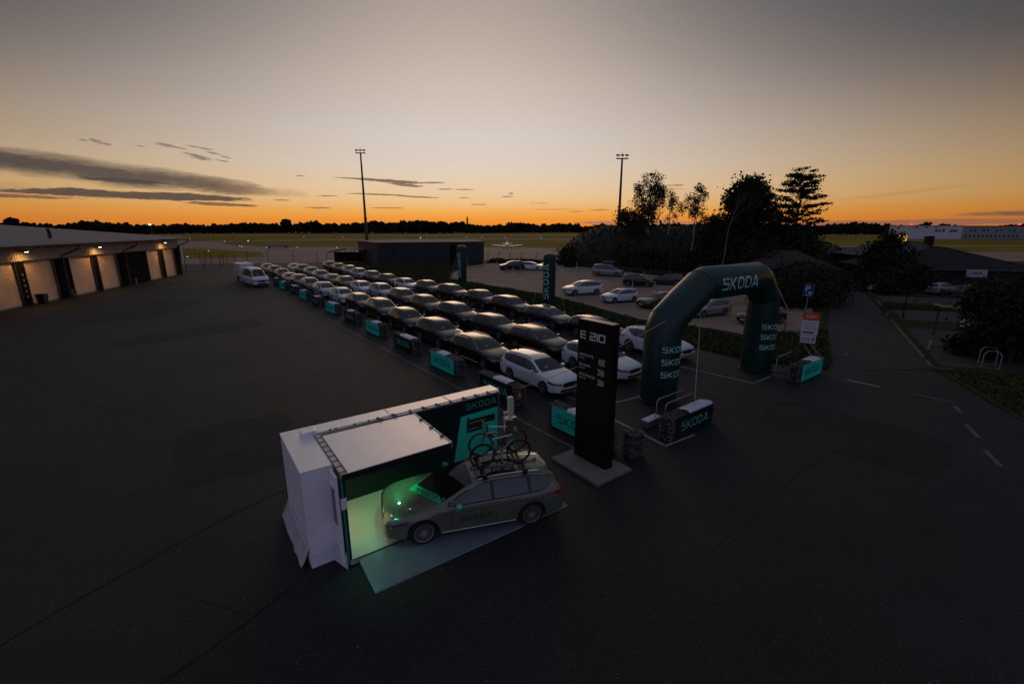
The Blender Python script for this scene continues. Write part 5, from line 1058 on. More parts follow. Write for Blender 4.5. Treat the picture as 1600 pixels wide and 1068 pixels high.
# ------------------------------------------------------------------ far wood, mound, trees
def rnd_pts(r, n, c, s): return np.asarray(c) + r.normal(size=(n, 3)) * np.asarray(s)
r_ = np.random.default_rng(3); pts = []; mb = MB(); bm0 = bmesh.new(); bmesh.ops.create_icosphere(bm0, subdivisions=1, radius=1.0); IV = [v.co.copy() for v in bm0.verts]; IF = [[v.index for v in f.verts] for f in bm0.faces]; bm0.free()
for i in range(1500):
    a = R(-58 + 116 * (i + r_.uniform()) / 1500); d = 610 + r_.uniform(0, 60) + 40 * math.sin(a * 9); h = 9.7 + 1.4 * math.sin(a * 23) + 1.1 * math.sin(a * 61 + 1) + r_.normal() * 1.0 + (1.8 if -.12 > a > -.75 else 0) - (1.4 if a > .05 else 0)
    if a < -.42: h *= .84
    if r_.uniform() < .02: h += 3
    w = r_.uniform(3.0, 6.5); x, y = d * math.sin(a), d * math.cos(a); q = [r_.uniform(.78, 1.2) for _ in IV]
    mb.add([(x + v.x * w * k, y + v.y * w * k, h * .52 + v.z * h * .5 * k) for v, k in zip(IV, q)], IF)
    if i % 2 == 0:
        for k in range(4):
            s = r_.uniform(.8, 1.8); ox, oz = r_.normal() * w * .5, h * r_.uniform(.78, 1.0); mb.add([(x + ox + v.x * s, y - 3 + v.y * s, oz + v.z * s * 1.1) for v in IV], IF)
o = mb.build('treeline', M_wood, fix=False, smooth=None); o['kind'] = 'stuff'
mb = MB()
for a, d, h in ((-25.6, 600, 17.5), (-46.5, 560, 16), (-45.7, 560, 13), (-16.5, 600, 16.5), (-10.9, 590, 16.5), (-8.0, 595, 15.5), (-6.4, 595, 15), (15.0, 640, 17), (15.8, 640, 18), (17.3, 640, 16), (10.5, 640, 13.5)):
    for k in range(7):
        s = r_.uniform(2.5, 4.5) if a < 14 else 1.8; x, y = d * math.sin(R(a)) + r_.normal() * 4 * (1 if a < 14 else .2), d * math.cos(R(a)); z = h - s - r_.uniform(0, 4) if a < 14 else h * (k + .5) / 7
        mb.add([(x + v.x * s, y + v.y * s, z + v.z * s * r_.uniform(.7, 1)) for v in IV], IF)
mb.build('tall_treetops', M_wood, fix=False)['kind'] = 'stuff'
sp_ = thing('church_tower', 'distant slender tower rising over the far tree line', 'tower', (-62, 660, 0)); MB().box((0, 0, 8.5), (2.2, 2.2, 17)).build('shaft', M_dwall, sp_); MB().add([(-1.3, -1.3, 17), (1.3, -1.3, 17), (1.3, 1.3, 17), (-1.3, 1.3, 17), (0, 0, 23)], [(0, 1, 4), (1, 2, 4), (2, 3, 4), (3, 0, 4)]).build('spire', M_dwall, sp_)
def tree(name, label, base, H, tips, clus, nleaf, size, leafm, barkm, tr=.16, droop=0.0, seed=1, flat=0.0, bend=0.0, limb_r=.045, limb_from=.35, group=None, cat='tree', aspect=.6):
    """tips: list of (x, y, z) in the tree's own frame, each the end of a limb and the middle of a clump of leaves"""
    t = thing(name, label, cat, base, 0, group); r = np.random.default_rng(seed); mb = MB(); K = 7
    tp = lambda z: Vector((bend * (z / H) ** 2 + .12 * math.sin(z * .9 + seed), .10 * math.sin(z * .7 + seed), z))
    mb.tube([tp(H * .97 * k / K) for k in range(K + 1)], [max(.015, tr * (1 - k / K) ** .8) for k in range(K + 1)], 7)
    t_o = mb.build('trunk', barkm, t, smooth=60); lm = MB(); C = []
    for x, y, z in tips:
        z0 = max(H * .1, min(z - .3, z - math.hypot(x, y) * (.5 if droop == 0 else .9) - .2)); a = tp(min(z0, H * .93)); b = Vector((x + tp(z).x * .6, y, z)); m = a.lerp(b, .55) + Vector((0, 0, .12 * (b - a).length))
        lm.tube([a, m, b], [limb_r, limb_r * .6, limb_r * .25], 4, caps=False)
        k = int(nleaf * r.uniform(.6, 1.35)); q = r.normal(size=(k, 3)) * np.array(clus) * r.uniform(.75, 1.25)
        if droop: q[:, 2] -= np.abs(r.normal(size=k)) * droop
        C.append(q + np.array([b.x, b.y, b.z]))
    lm.build('limbs', barkm, t, smooth=60)
    C = np.concatenate(C); C = C[C[:, 2] > .15]; link('crown', leaf_mesh('crown', C, size, leafm, seed, flat, aspect), t); return t
def tips_ell(n, c, s, seed, shell=.45):
    r = np.random.default_rng(seed); o = []
    while len(o) < n:
        v = r.normal(size=3); v /= np.linalg.norm(v); k = (shell + (1 - shell) * r.uniform() ** .5); p = np.array(c) + v * np.array(s) * k * r.uniform(.8, 1.03); o.append(tuple(p))
    return o
# mound: grass-grown arched shelter behind the parking lot
mb = MB(); N1, N2 = 40, 26; vs = []; rm = np.random.default_rng(8)
for i in range(N1 + 1):
    u = i / N1
    for j in range(N2 + 1):
        v = j / N2; a = math.pi * v; lx = 11.5 + 48 * u; hgt = 7.9 * (min(1, (u / .17)) ** .5 if u < .17 else 1.0) * (1 - max(0, u - .75) * 1.6)
        y0 = 110 - 16 * u; vs.append((lx + rm.normal() * .05, y0 - 15 * math.cos(a), max(-.1, hgt * math.sin(a) ** .75 + rm.normal() * .06)))
mb.add(vs, [(i * (N2 + 1) + j, (i + 1) * (N2 + 1) + j, (i + 1) * (N2 + 1) + j + 1, i * (N2 + 1) + j + 1) for i in range(N1) for j in range(N2)])
struct('mound', mb, mat('mound_earth', (.020, .019, .010), .95, var=.4, vscale=.6), smooth=179, fix=False)
rg = np.random.default_rng(21); k = 2600; u = rg.uniform(size=k); v = rg.uniform(.05, .6, k); lx = 11.5 + 48 * u; hg = 7.9 * np.minimum(1, (u / .17)) ** .5 * (1 - np.maximum(0, u - .75) * 1.6)
C = np.stack([lx, 110 - 16 * u - 15 * np.cos(np.pi * v), hg * np.sin(np.pi * v) ** .75 + rg.uniform(0, .35, k)], 1)
link('mound_grass', leaf_mesh('mound_grass', C, .30, M_leaf, 4))['kind'] = 'stuff'
def bush(name, label, x, y, h, w, n, seed, m=None, size=.22, group=None):
    t = thing(name, label, 'bush', (x, y, 0), 0, group); r = np.random.default_rng(seed); C = []; mb = MB()
    for i in range(14):
        a = r.uniform(0, 6.28); d = w * r.uniform(.1, .95) ** .7; z = h * r.uniform(.35, .92) * (1 - .45 * d / w); p = np.array([d * math.cos(a), d * math.sin(a), z]); C.append(r.normal(size=(n // 14, 3)) * np.array([w * .24, w * .24, h * .20]) + p); mb.tube([(0, 0, 0), (p[0] * .5, p[1] * .5, z * .6), tuple(p)], [.05, .03, .01], 4)
    C = np.concatenate(C); C[:, 2] = np.abs(C[:, 2]); mb.build('stems', M_bark, t); link('foliage', leaf_mesh('foliage', C, size, m or M_leaf, seed), t); return t
for i, (x, y, h, w, d) in enumerate(((14.2, 101.5, 3.6, 3.0, 'at the left foot of the mound'), (18.5, 97.0, 2.9, 3.0, 'in front of the left mound arch'), (23.0, 92.5, 3.2, 3.2, 'in front of the middle of the mound'), (27.0, 88.5, 3.4, 3.0, 'below the tall birch'), (31.0, 82.0, 3.2, 3.0, 'between the two birches'), (35.5, 76.5, 4.2, 3.4, 'below the thin birch'), (10.8, 93.6, 3.0, 1.6, 'alone behind the second column'), (38.5, 72.0, 5.0, 3.5, 'right of the thin birch'))):
    bush('bush', 'dark bush %s' % d, x, y, h, w, 2600, 40 + i, size=.30)
B_ = (27.2, 95, 0)
tree('birch_tree', 'tall airy birch left in the tree group with drooping twigs', B_, 18.9, tips_ell(46, (0, 0, 14.0), (3.3, 2.6, 4.6), 2, .35) + tips_ell(16, (-.6, 0, 10.0), (2.6, 2, 2), 12, .3), (.42, .42, .36), 110, .20, M_birchleaf, M_birchbark, tr=.22, droop=.8, seed=2, aspect=.5)
tree('young_tree', 'low rust-tinted tree below and left of the tall birch', (24.0, 95.5, 0), 12.0, tips_ell(44, (0, 0, 9.0), (3.4, 2.2, 2.7), 5, .3), (.46, .46, .40), 80, .21, M_birchleaf, M_bark, tr=.14, seed=5)
tree('birch_tree', 'bare-stemmed slim birch immediately right of the tall birch', (30.7, 93.5, 0), 15.3, tips_ell(9, (.3, 0, 13.2), (1.0, .9, 1.9), 7, .3) + [(2.0, 0, 12.0), (1.2, 0, 10.0), (-.4, 0, 9.6), (2.3, .2, 11.3)], (.34, .34, .38), 80, .18, M_birchleaf, M_birchbark, tr=.16, droop=.6, seed=7, bend=.4, aspect=.5)
tree('birch_tree', 'thin leaning birch with a pale stem, standing alone in the middle', (33.4, 87.5, 0), 16.4, tips_ell(20, (0, 0, 13.0), (2.0, 1.6, 2.8), 9, .3) + [(-2.3, 0, 11.6), (-1.6, 0, 13.2), (1.8, 0, 9.5), (.7, 0, 8.6), (1.2, 0, 10.4)], (.36, .36, .36), 85, .18, M_birchleaf, M_birchbark, tr=.17, droop=.6, seed=9, bend=1.0, aspect=.5)
tree('broadleaf_tree', 'low broad tree between the thin birch and the big dark tree', (37.3, 86, 0), 11.0, tips_ell(60, (0, 0, 6.0), (3.0, 2.6, 4.6), 13, .3), (.62, .6, .6), 60, .27, M_leaf, M_bark, tr=.2, seed=13)
tree('broadleaf_tree', 'big dark dense tree in the middle of the group', (38.4, 80, 0), 16.0, tips_ell(130, (.9, 0, 11.2), (3.6, 3.2, 4.5), 15, .35) + tips_ell(80, (.2, 0, 5.4), (4.0, 3.4, 4.2), 16, .35), (.58, .58, .58), 80, .29, M_leaf, M_bark, tr=.36, seed=15)
tree('birch_tree', 'leaning bare birch with a forked white stem before the dark tree', (33.4, 74.0, 0), 13.2, [(1.5, 0, 12.4), (3.0, 0, 12.8), (2.9, 0, 11.1), (.9, 0, 11.7), (2.3, .1, 13.0)], (.3, .3, .4), 14, .16, M_birchleaf, mat('grey_bark', (.16, .14, .12), .85, var=.5, vscale=2.5), tr=.12, droop=.5, seed=17, bend=1.6, limb_r=.03)
tree('broadleaf_tree', 'narrow feathery tree between the big dark tree and the pine', (43.3, 80.5, 0), 14.0, tips_ell(64, (0, 0, 8.2), (2.4, 2.2, 5.4), 19, .3), (.48, .48, .52), 56, .24, M_leaf, M_bark, tr=.2, seed=19)
pt = []; rp = random.Random(4)
for k in range(10):
    z = 5.0 + k * 1.14; L_ = (4.2, 4.3, 4.2, 4.0, 3.9, 3.7, 3.6, 3.3, 2.9, 2.3)[k]
    for i in range(8):
        a = i * 2 * math.pi / 8 + k * .7 + rp.uniform(-.4, .4); L2 = L_ * rp.uniform(.55, 1.12); z_ = z + rp.uniform(-.34, .34)
        for f in (.55, .8, 1.0): pt.append((L2 * f * math.cos(a), L2 * f * math.sin(a) * .8, z_ + .55 * f * f + rp.uniform(-.12, .12)))
pt += [(-.9, 0, 16.6), (.4, 0, 16.9), (1.7, 0, 16.5), (2.7, 0, 15.6), (-2.0, 0, 15.9)]
tree('pine_tree', 'dark layered pine standing at the right end of the tree group', (47.2, 79, 0), 17.0, pt, (.36, .36, .11), 38, .20, M_pine, M_bark, tr=.26, seed=23, limb_r=.05, flat=.3)
tree('broadleaf_tree', 'low dark tree under the pine beside the brown roof', (46.2, 76, 0), 7.5, tips_ell(60, (0, 0, 4.6), (3.6, 3, 2.9), 25, .3), (.6, .6, .5), 52, .26, M_leaf, M_bark, tr=.18, seed=25)
tree('broadleaf_tree', 'small pale leafed tree glowing between dark trunks left of the pine', (49.2, 92, 0), 7.5, tips_ell(26, (-4.5, 0, 4.8), (1.6, 1.4, 1.9), 27, .3), (.5, .5, .5), 44, .22, M_birchleaf, M_bark, tr=.12, seed=27, bend=-4)
tree('conical_tree', 'dark broad conical tree left of the low dark house', (48.3, 60, 0), 7.3, tips_ell(60, (0, 0, 2.9), (3.2, 2.6, 2.7), 31, .4) + tips_ell(16, (0, 0, 5.6), (.9, .9, 1.3), 32, .3), (.52, .5, .5), 74, .22, M_leaf, M_bark, tr=.2, seed=31)
tree('round_tree', 'small round-crowned tree on a thin stem in the grass strip', (34.1, 39.5, 0), 4.9, tips_ell(46, (0, 0, 3.55), (1.45, 1.35, 1.15), 35, .35), (.30, .30, .28), 76, .13, M_leaf, M_bark, tr=.08, seed=35)
tree('broadleaf_tree', 'large dark tree at the right edge beside the bicycle stands', (29.2, 26.0, 0), 5.0, tips_ell(110, (.0, 0, 3.2), (2.9, 2.5, 1.7), 37, .35), (.42, .42, .38), 92, .15, M_leaf, M_bark, tr=.15, seed=37)
tree('broadleaf_tree', 'dark tree at the far right edge in front of the low house', (38.5, 31.0, 0), 5.4, tips_ell(90, (0, 0, 3.2), (3.2, 2.8, 2.0), 39, .35), (.48, .48, .42), 80, .18, M_leaf, M_bark, tr=.16, seed=39)
for i, (x, y, h, w, d) in enumerate(((31.0, 48.5, 3.3, 3.2, 'behind the blue parking sign'), (27.2, 46.2, 2.6, 2.4, 'right of the arch leg at the edge of the lot'), (35.5, 54.0, 3.2, 3.4, 'in front of the brown hipped roof'), (38.5, 62.5, 3.4, 3.2, 'right of the brown hipped roof beside the road'), (44.6, 56.0, 2.4, 2.2, 'at the foot of the conical tree'), (29.6, 27.6, 1.4, 1.6, 'behind the bicycle stands'))):
    bush('bush', 'dark rounded bush %s' % d, x, y, h, w, 3600, 60 + i, size=.19)
# grass tufts of verge and beds (too many to count)
def tufts(name, poly, n, h, seed, m=None):
    r = np.random.default_rng(seed); P = np.array(poly); lo, hi = P.min(0), P.max(0); out = []
    def inside(q):
        c = np.zeros(len(q), bool); j = len(P) - 1
        for i in range(len(P)):
            xi, yi = P[i]; xj, yj = P[j]; t = ((yi > q[:, 1]) != (yj > q[:, 1])) & (q[:, 0] < (xj - xi) * (q[:, 1] - yi) / (yj - yi + 1e-12) + xi); c ^= t; j = i
        return c
    while sum(len(o) for o in out) < n:
        q = r.uniform(lo, hi, (n * 2, 2)); out.append(q[inside(q)])
    q = np.concatenate(out)[:n]; clump = .5 + .5 * np.sin(q[:, 0] * 1.3 + np.sin(q[:, 1] * .9) * 2) * np.sin(q[:, 1] * 1.1)
    hh = h * (.35 + r.uniform(size=n) * .65) * (.5 + clump); a = r.uniform(0, 6.28, n); w = .10 * (.6 + r.uniform(size=n)) * (h / .3)
    V = np.empty((n, 3, 3)); V[:, 0] = np.c_[q[:, 0] - np.cos(a) * w, q[:, 1] - np.sin(a) * w, np.zeros(n)]; V[:, 1] = np.c_[q[:, 0] + np.cos(a) * w, q[:, 1] + np.sin(a) * w, np.zeros(n)]
    V[:, 2] = np.c_[q[:, 0] + r.normal(size=n) * w, q[:, 1] + r.normal(size=n) * w, hh]
    me = bpy.data.meshes.new(name); me.vertices.add(n * 3); me.vertices.foreach_set('co', V.reshape(-1)); me.loops.add(n * 3); me.loops.foreach_set('vertex_index', np.arange(n * 3, dtype=np.int32))
    me.polygons.add(n); me.polygons.foreach_set('loop_start', np.arange(0, n * 3, 3, dtype=np.int32)); me.polygons.foreach_set('loop_total', np.full(n, 3, dtype=np.int32)); me.materials.append(m or M_blade); me.update(calc_edges=True)
    link(name, me)['kind'] = 'stuff'
tufts('verge_grass', [(-38, 99), (-30, 87.3), (-20, 72.8), (-8, 56.3), (4, 39.8), (9, 33.3), (13, 28.1), (14.6, 26.3), (17.4, 24.6), (18.5, 25.6), (24.3, 34.8), (23.0, 34.4), (17.0, 32.4), (15.0, 35.0), (10.7, 38.6), (4.3, 52.8), (-9.6, 70), (-11, 82), (-10.5, 95), (-27.5, 94.5)], 60000, .30, 1)
tufts('bed_grass', [(33.0, 39.9), (36.3, 44.2), (43, 42.6), (48, 41.2), (48, 42.0), (41.5, 44.3), (39.5, 48.2), (36, 44.4), (33.2, 40.2)], 5000, .22, 2)
tufts('lawn_grass', [(24.0, 24.5), (33, 21.8), (45, 20), (45, 8), (25, 10), (21.2, 17.3)], 24000, .20, 3)
tufts('fence_weeds', [(12, 95.4), (20.6, 82.5), (28, 69.5), (33, 62.4), (36, 66), (30, 74), (22, 86), (13.5, 99)], 14000, .55, 4)
tufts('lot_rear_weeds', [(-5, 103.2), (12, 96.5), (12.5, 99.5), (-4.5, 107)], 6000, .8, 5, M_birchleaf)

# ------------------------------------------------------------------ buildings right and far
def hip_roof(name, label, x, y, rz, L, D, wall_h, top_h, ridge, wallm, roofm, ov=.6, chim=None, wins=()):
    t = thing(name, label, 'house', (x, y, 0), rz)
    MB().bx(-L / 2, L / 2, -D / 2, D / 2, 0, wall_h).build('wall', wallm, t)
    a, b = L / 2 + ov, D / 2 + ov; h0 = wall_h - .02; q = ridge / 2
    mb = MB(); mb.add([(-a, -b, h0), (a, -b, h0), (a, b, h0), (-a, b, h0), (-q, 0, top_h), (q, 0, top_h)], [(0, 1, 5, 4), (1, 2, 5), (2, 3, 4, 5), (3, 0, 4), (0, 3, 2, 1)])
    ro = mb.build('roof', roofm, t)
    mb = MB(); [mb.tube([p, e], .07, 5) for p, e in (((-a, -b, h0), (-q, 0, top_h)), ((a, -b, h0), (q, 0, top_h)), ((-q, 0, top_h + .02), (q, 0, top_h + .02)))]; mb.build('ridge_tiles', roofm, ro)
    MB().tube([(-a, -b - .06, h0 + .02), (a, -b - .06, h0 + .02)], .07, 6).build('gutter', M_dsteel, ro)
    if chim: MB().bx(chim[0] - .5, chim[0] + .5, chim[1] - .4, chim[1] + .4, wall_h, chim[2]).build('chimney', M_droof, ro)
    for w in wins:
        f = MB().bx(w[0] - w[2] / 2, w[0] + w[2] / 2, -D / 2 - .05, -D / 2 - .002, w[1], w[1] + w[3]).build('window', M_dsteel, t); MB().bx(w[0] - w[2] / 2 + .06, w[0] + w[2] / 2 - .06, -D / 2 - .06, -D / 2 - .052, w[1] + .06, w[1] + w[3] - .06).build('pane', M_pane, f)
    return t
hip_roof('house', 'low house with brown hipped roof behind the right arch shoulder', 40.6, 69.5, R(-8), 10.5, 8.0, 2.0, 4.35, 3.0, M_dwall, M_brown, wins=((-2, .8, 1.2, .9), (2, .8, 1.2, .9)))
hip_roof('house', 'long dark house with low hipped roof right of the access road', 56.3, 62.5, R(-14), 16.5, 11.0, 2.6, 5.15, 1.2, M_dwall, M_droof, wins=((-4.5, .9, 1.6, 1.2), (-1.0, .9, 1.4, 1.1)))
hip_roof('house', 'grey-roofed house with a chimney behind the long dark house', 61.5, 75.5, R(-10), 12.0, 9.0, 3.4, 5.4, 6.0, M_dwall, mat('grey_roofing', (.045, .042, .042), .85, var=.2), chim=(4.6, .0, 6.3))
bs = thing('banner_sign', 'pale rectangular sign on the wall of the long dark house', 'sign', (55.7, 55.6, 0), R(-14)); MB().bx(-1.05, 1.05, -.08, 0, 1.85, 2.75).build('board', mat('pale_board', (.34, .36, .40), .5), bs, bevel=.02); MB().bx(-.5, .5, -.085, -.081, 2.2, 2.45).build('print', mat('dim_print_blue', (.12, .14, .18), .5), bs)
for x in (-.9, .9): MB().tube([(x, .02, 0), (x, .02, 2.7)], .03, 5).build('post', M_dsteel, bs)
cbn = thing('cabin', 'small site cabin with glazed front beyond the brown roof', 'cabin', (55.4, 85, 0), R(-12)); MB().bx(-1.3, 1.3, -1.1, 1.1, .5, 3.05).build('shell', mat('cabin_green', (.022, .030, .024), .6), cbn, bevel=.04)
for x in (-.62, .55): f = MB().bx(x - .5, x + .5, -1.15, -1.102, 1.2, 2.7).build('window', M_dsteel, cbn); MB().bx(x - .43, x + .43, -1.165, -1.152, 1.27, 2.63).build('pane', mat('pale_pane', (.16, .16, .17), .2), f)
MB().bx(-1.1, 1.1, -.9, .9, .2, .5).build('base', M_dsteel, cbn)
place_car('estate', 'white car parked under the conical tree beside the road', 'car', 46.2, 56.2, R(150), P_white)
place_car('hatchback', 'pale car glimpsed between the conical tree and the dark house', 'car', 51.0, 54.6, R(20), P_silver)
place_car('estate', 'dark car parked before the pale sign of the dark house', 'car', 52.2, 51.6, R(12), P_steelblue)
place_car('hatchback', 'dark car half hidden behind the large tree at the right', 'car', 36.2, 33.8, R(165), P_grey)
# long white building beyond the field
wbld = thing('terminal_building', 'long pale two-storey building far away at the right edge of the field', 'building', (254.5, 303, 0), R(-3))
MB().bx(0, 32, 0, 18, 0, 8.2).build('white_wing', M_bwall, wbld); MB().bx(32.05, 78, .5, 18, 0, 8.0).build('grey_wing', M_bwall2, wbld); MB().bx(78.05, 90, 1.0, 18, 0, 6.6).build('end_wing', M_dwall, wbld)
MB().bx(-.3, 32.2, -.3, 18.3, 8.21, 8.5).build('parapet', M_bwall2, wbld); MB().bx(32.2, 78.3, .2, 18.3, 8.01, 8.3).build('parapet', M_dwall, wbld)
for x, z, w, h in [(16.0, 4.6, 1.2, 1.5), (17.8, 4.6, 1.2, 1.5), (20.4, 4.6, 1.2, 1.5), (24.8, 4.4, 1.2, 1.5), (26.4, 4.4, 1.2, 1.5), (28.0, 4.4, 1.2, 1.5), (3.5, 7.0, 1.8, .7), (9.5, 7.0, 1.8, .7), (15.5, 7.0, 1.8, .7)]:
    f = MB().bx(x - w / 2, x + w / 2, -.12, -.01, z, z + h).build('window', M_dsteel, wbld); MB().bx(x - w / 2 + .12, x + w / 2 - .12, -.16, -.125, z + .12, z + h - .12).build('pane', M_pane, f)
for k in range(13):
    for z in ((1.0, 4.6) if k % 3 else (1.0,)):
        x = 35 + k * 2.6; f = MB().bx(x - .45, x + .45, .38, .49, z, z + 1.6).build('window', M_dsteel, wbld); MB().bx(x - .36, x + .36, .33, .375, z + .1, z + 1.5).build('pane', M_pane, f)
M_red = mat('lit_red_lamp', (.5, .02, .02), .4, emit=(1, .02, .03), estr=4.0)
for x, d in ((.8, 'left'), (66.5, 'right')):
    t = thing('obstruction_light', 'red obstruction light on the %s part of the far pale building' % d, 'obstruction light', tuple(Vector((254.5, 303, 8.3)) + Matrix.Rotation(R(-3), 3, 'Z') @ Vector((x, .8, 0)))); MB().tube([(0, 0, 0), (0, 0, .5)], .1, 6).build('stem', M_dsteel, t); MB().lathe([(.0, .5), (.45, .55), (.5, 1.0), (.3, 1.3), (0, 1.35)], 10).build('lens', M_red, t, smooth=60)
# ------------------------------------------------------------------ airfield furniture
ys = thing('taxiway_sign', 'small lit yellow taxiway sign standing in the far grass', 'sign', (193.5, 234, 0), R(-30)); MB().bx(-1.7, 1.7, -.2, .2, .4, 3.4).build('panel', mat('lit_yellow', (.8, .5, .02), .5, emit=(1, .56, .03), estr=.75), ys); text_on('lettering', 'C5', 2.5, Matrix.Translation((-1.55, -.23, 1.0)) @ Matrix.Rotation(R(90), 4, 'X'), M_black, ys)
for x in (-1.3, 1.3): MB().tube([(x, 0, 0), (x, 0, .4)], .08, 6).build('leg', M_dsteel, ys)
lw = MB().lathe([(0, .35), (.22, .38), (.26, .62), (.12, .8), (0, .82)], 8).mesh('lens', mat('lit_white_marker', (.8, .8, .8), .4, emit=(1, .93, .8), estr=.8)); ly = MB().lathe([(0, .35), (.26, .38), (.3, .66), (.14, .9), (0, .92)], 8).mesh('lens', mat('lit_amber_marker', (.8, .4, .1), .4, emit=(1, .48, .06), estr=2.6)); stm = MB().tube([(0, 0, 0), (0, 0, .36)], .05, 6).mesh('stem', M_dsteel)
rl = random.Random(2)
from itertools import chain
for x, y in ((-150, 246), (-182, 215), (-110, 190), (-104, 181), (-92, 176), (-80, 175), (-66, 177), (-52, 178), (-97, 150), (-84, 121), (-101, 130), (-76, 260), (-58, 300), (-33, 345), (-22, 350), (-5, 340), (20, 330), (60, 260), (76, 255), (102, 270), (124, 240), (-118, 330), (-150, 340), (-205, 300), (160, 280), (170, 260)):
    t = thing('airfield_light', 'small white taxiway light standing at the edge of the grass', 'airfield light', (x, y, -.05), 0, 'white taxiway lights'); s = .30 + y / 800; t.scale = (s, s, s); link('stem', stm, t); link('lens', lw, t)
for x, y in ((-141, 252), (-25, 246), (-64, 330), (138, 262)):
    t = thing('airfield_light', 'small amber light standing in the airfield grass', 'airfield light', (x, y, -.05), 0, 'amber airfield lights'); t.scale = (.8, .8, .8); link('stem', stm, t); link('lens', ly, t)
ws = thing('fuel_trailer', 'low pale trailer standing on the grass island near the taxiway', 'trailer', (-88, 176.5, -.04), R(4)); MB().bx(-4.4, 4.4, -.9, .9, .5, 1.5).build('tank', mat('trailer_grey', (.22, .20, .18), .6), ws, bevel=.2); [MB().lathe([(0, -.15), (.35, -.15), (.35, .15), (0, .15)], 10, Matrix.Translation((x, 0, .35)) @ Matrix.Rotation(R(90), 4, 'X')).build('wheel', M_rubber, ws) for x in (-3, 3)]
# small low-wing aeroplane on the taxiway, nose towards the camera
pl = thing('aeroplane', 'small white low-wing propeller aeroplane facing the camera on the taxiway', 'aeroplane', (-1.7, 172, -.05), R(2)); M_pw = paint('plane_white', (.78, .76, .74))
mb = MB(); n = 14; P = [(-3.0, .28, 1.25), (-2.8, .46, 1.25), (-1.9, .56, 1.30), (-.9, .62, 1.36), (.6, .62, 1.38), (2.4, .40, 1.42), (4.6, .14, 1.55)]; vs = [(r * math.cos(2 * math.pi * j / n), y, z + r * 1.05 * math.sin(2 * math.pi * j / n)) for y, r, z in P for j in range(n)]
mb.add(vs, [(i * n + j, i * n + (j + 1) % n, (i + 1) * n + (j + 1) % n, (i + 1) * n + j) for i in range(6) for j in range(n)] + [tuple(range(n)), tuple(6 * n + j for j in range(n))]); mb.build('fuselage', M_pw, pl, smooth=50)
for s in (1, -1):
    mb = MB(); pr = [(0, .0), (.12, .07), (.4, .09), (1, .0), (.4, -.05)]; vs = [(s * x, y0 + c * u, z + c * v) for x, y0, c, z in ((.45, -1.0, 1.7, .95), (3.0, -.95, 1.6, 1.10), (5.4, -.75, 1.2, 1.32)) for u, v in pr]
    mb.add(vs, [(i * 5 + j, i * 5 + (j + 1) % 5, (i + 1) * 5 + (j + 1) % 5, (i + 1) * 5 + j) for i in range(2) for j in range(5)] + [tuple(range(5)), tuple(10 + j for j in range(5))]); mb.build('wing', M_pw, pl)
    MB().bx(s * .2, s * 1.9, 4.0, 4.75, 1.62, 1.68).build('tailplane', M_pw, pl)
    g = MB().tube([(s * 1.5, -.3, 1.0), (s * 1.6, -.3, .3)], .06, 6).build('gear_leg', M_pw, pl); MB().lathe([(0, -.08), (.26, -.08), (.26, .08), (0, .08)], 12, Matrix.Translation((s * 1.6, -.3, .26)) @ Matrix.Rotation(R(90), 4, 'Y')).build('wheel', M_rubber, g)
g = MB().tube([(0, -2.4, 1.0), (0, -2.5, .3)], .05, 6).build('gear_leg', M_pw, pl); MB().lathe([(0, -.07), (.22, -.07), (.22, .07), (0, .07)], 12, Matrix.Translation((0, -2.5, .22)) @ Matrix.Rotation(R(90), 4, 'Y')).build('wheel', M_rubber, g)
MB().add([(-.05, 3.7, 1.6), (.05, 3.7, 1.6), (.05, 4.8, 1.6), (-.05, 4.8, 1.6), (-.03, 4.3, 2.9), (.03, 4.3, 2.9), (.03, 4.85, 2.9), (-.03, 4.85, 2.9)], [(0, 1, 5, 4), (1, 2, 6, 5), (2, 3, 7, 6), (3, 0, 4, 7), (4, 5, 6, 7)]).build('fin', M_pw, pl)
mb = MB(); vs = [(x, y, z) for y, w, z in ((-.9, .50, 1.80), (-.5, .46, 2.25), (.4, .46, 2.38), (1.5, .40, 1.95)) for x in (-w, -w * .5, w * .5, w)]
vs = [(x, y, z if 0 < i % 4 < 3 else z - .28) for i, (x, y, z) in enumerate(vs)]; mb.add(vs, [(i * 4 + j, i * 4 + j + 1, i * 4 + j + 5, i * 4 + j + 4) for i in range(3) for j in range(3)]); mb.build('canopy', M_pane, pl, smooth=60, fix=False)
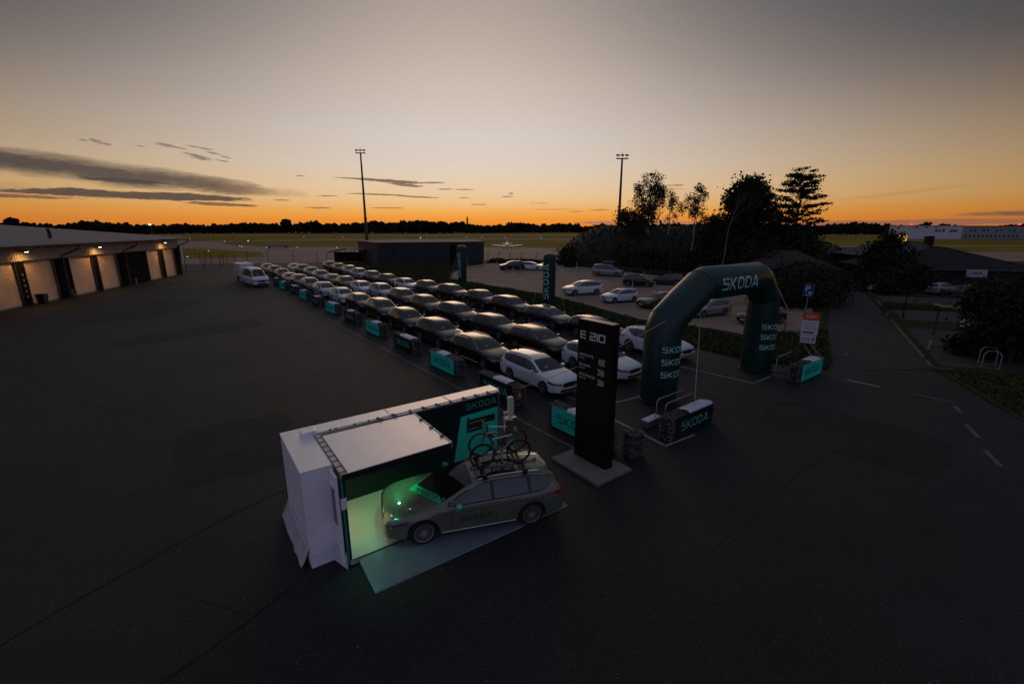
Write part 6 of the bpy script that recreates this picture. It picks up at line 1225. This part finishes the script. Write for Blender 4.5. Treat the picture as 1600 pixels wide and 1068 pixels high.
MB().lathe([(0.01, -3.35), (.12, -3.2), (.18, -3.02), (.18, -2.98)], 12, Matrix.Translation((0, 0, 1.25)) @ Matrix.Rotation(R(-90), 4, 'X') @ Matrix.Scale(-1, 4, (0, 0, 1)) if False else Matrix.Translation((0, 0, 1.25)) @ Matrix.Rotation(R(-90), 4, 'X')).build('spinner', M_pw, pl); MB().box((0, -3.08, 1.25), (.16, .05, 1.9), M=Matrix.Rotation(R(35), 3, 'Y')).build('propeller', M_black, pl)
# ------------------------------------------------------------------ forecourt things at the right edge
for i, (x, y) in enumerate(((31.3, 30.5), (30.5, 29.4), (29.75, 28.4), (29.0, 27.4), (27.6, 25.7), (26.95, 24.85))):
    t = thing('bicycle_stand', 'steel hoop bicycle stand, %s of the row under the large tree' % ORD[i] if i < 5 else 'steel hoop bicycle stand nearest the camera under the large tree', 'bicycle stand', (x, y, 0), R(130), 'bicycle stands under the tree'); MB().tube([(-.35, 0, 0), (-.35, 0, .75), (-.25, 0, .95), (0, 0, 1.0), (.25, 0, .95), (.35, 0, .75), (.35, 0, 0)], .03, 6).build('hoop', M_steel, t, smooth=60); MB().bx(-.45, .45, -.06, .06, 0, .03).build('foot', M_steel, t)
aw = thing('canopy_frame', 'small shelter with four slanted pale roof slats beside the tree', 'shelter', (31.6, 32.2, 0), R(-32))
for k in range(4): MB().box((-.95 + k * .72, 0, 2.25 - .03 * k), (.30, 3.4, .07), M=Matrix.Rotation(R(-4), 3, 'X')).build('slat', M_slab, aw)
for x in (-.9, .7): MB().tube([(x, .6, 0), (x, .6, 2.1)], .05, 6).build('post', M_dsteel, aw)
MB().box((0, .6, 2.12), (2.2, .08, .1)).build('beam', M_dsteel, aw)
mp = thing('marker_post', 'leaning dark post with pale top standing in the bed corner', 'marker post', (24.6, 26.4, 0)); MB().tube([(0, 0, 0), (.08, 0, .7)], .055, 8).build('post', M_dsteel, mp); MB().tube([(.082, 0, .71), (.14, 0, 1.25)], .06, 8).build('reflective_sleeve', M_steel, mp)
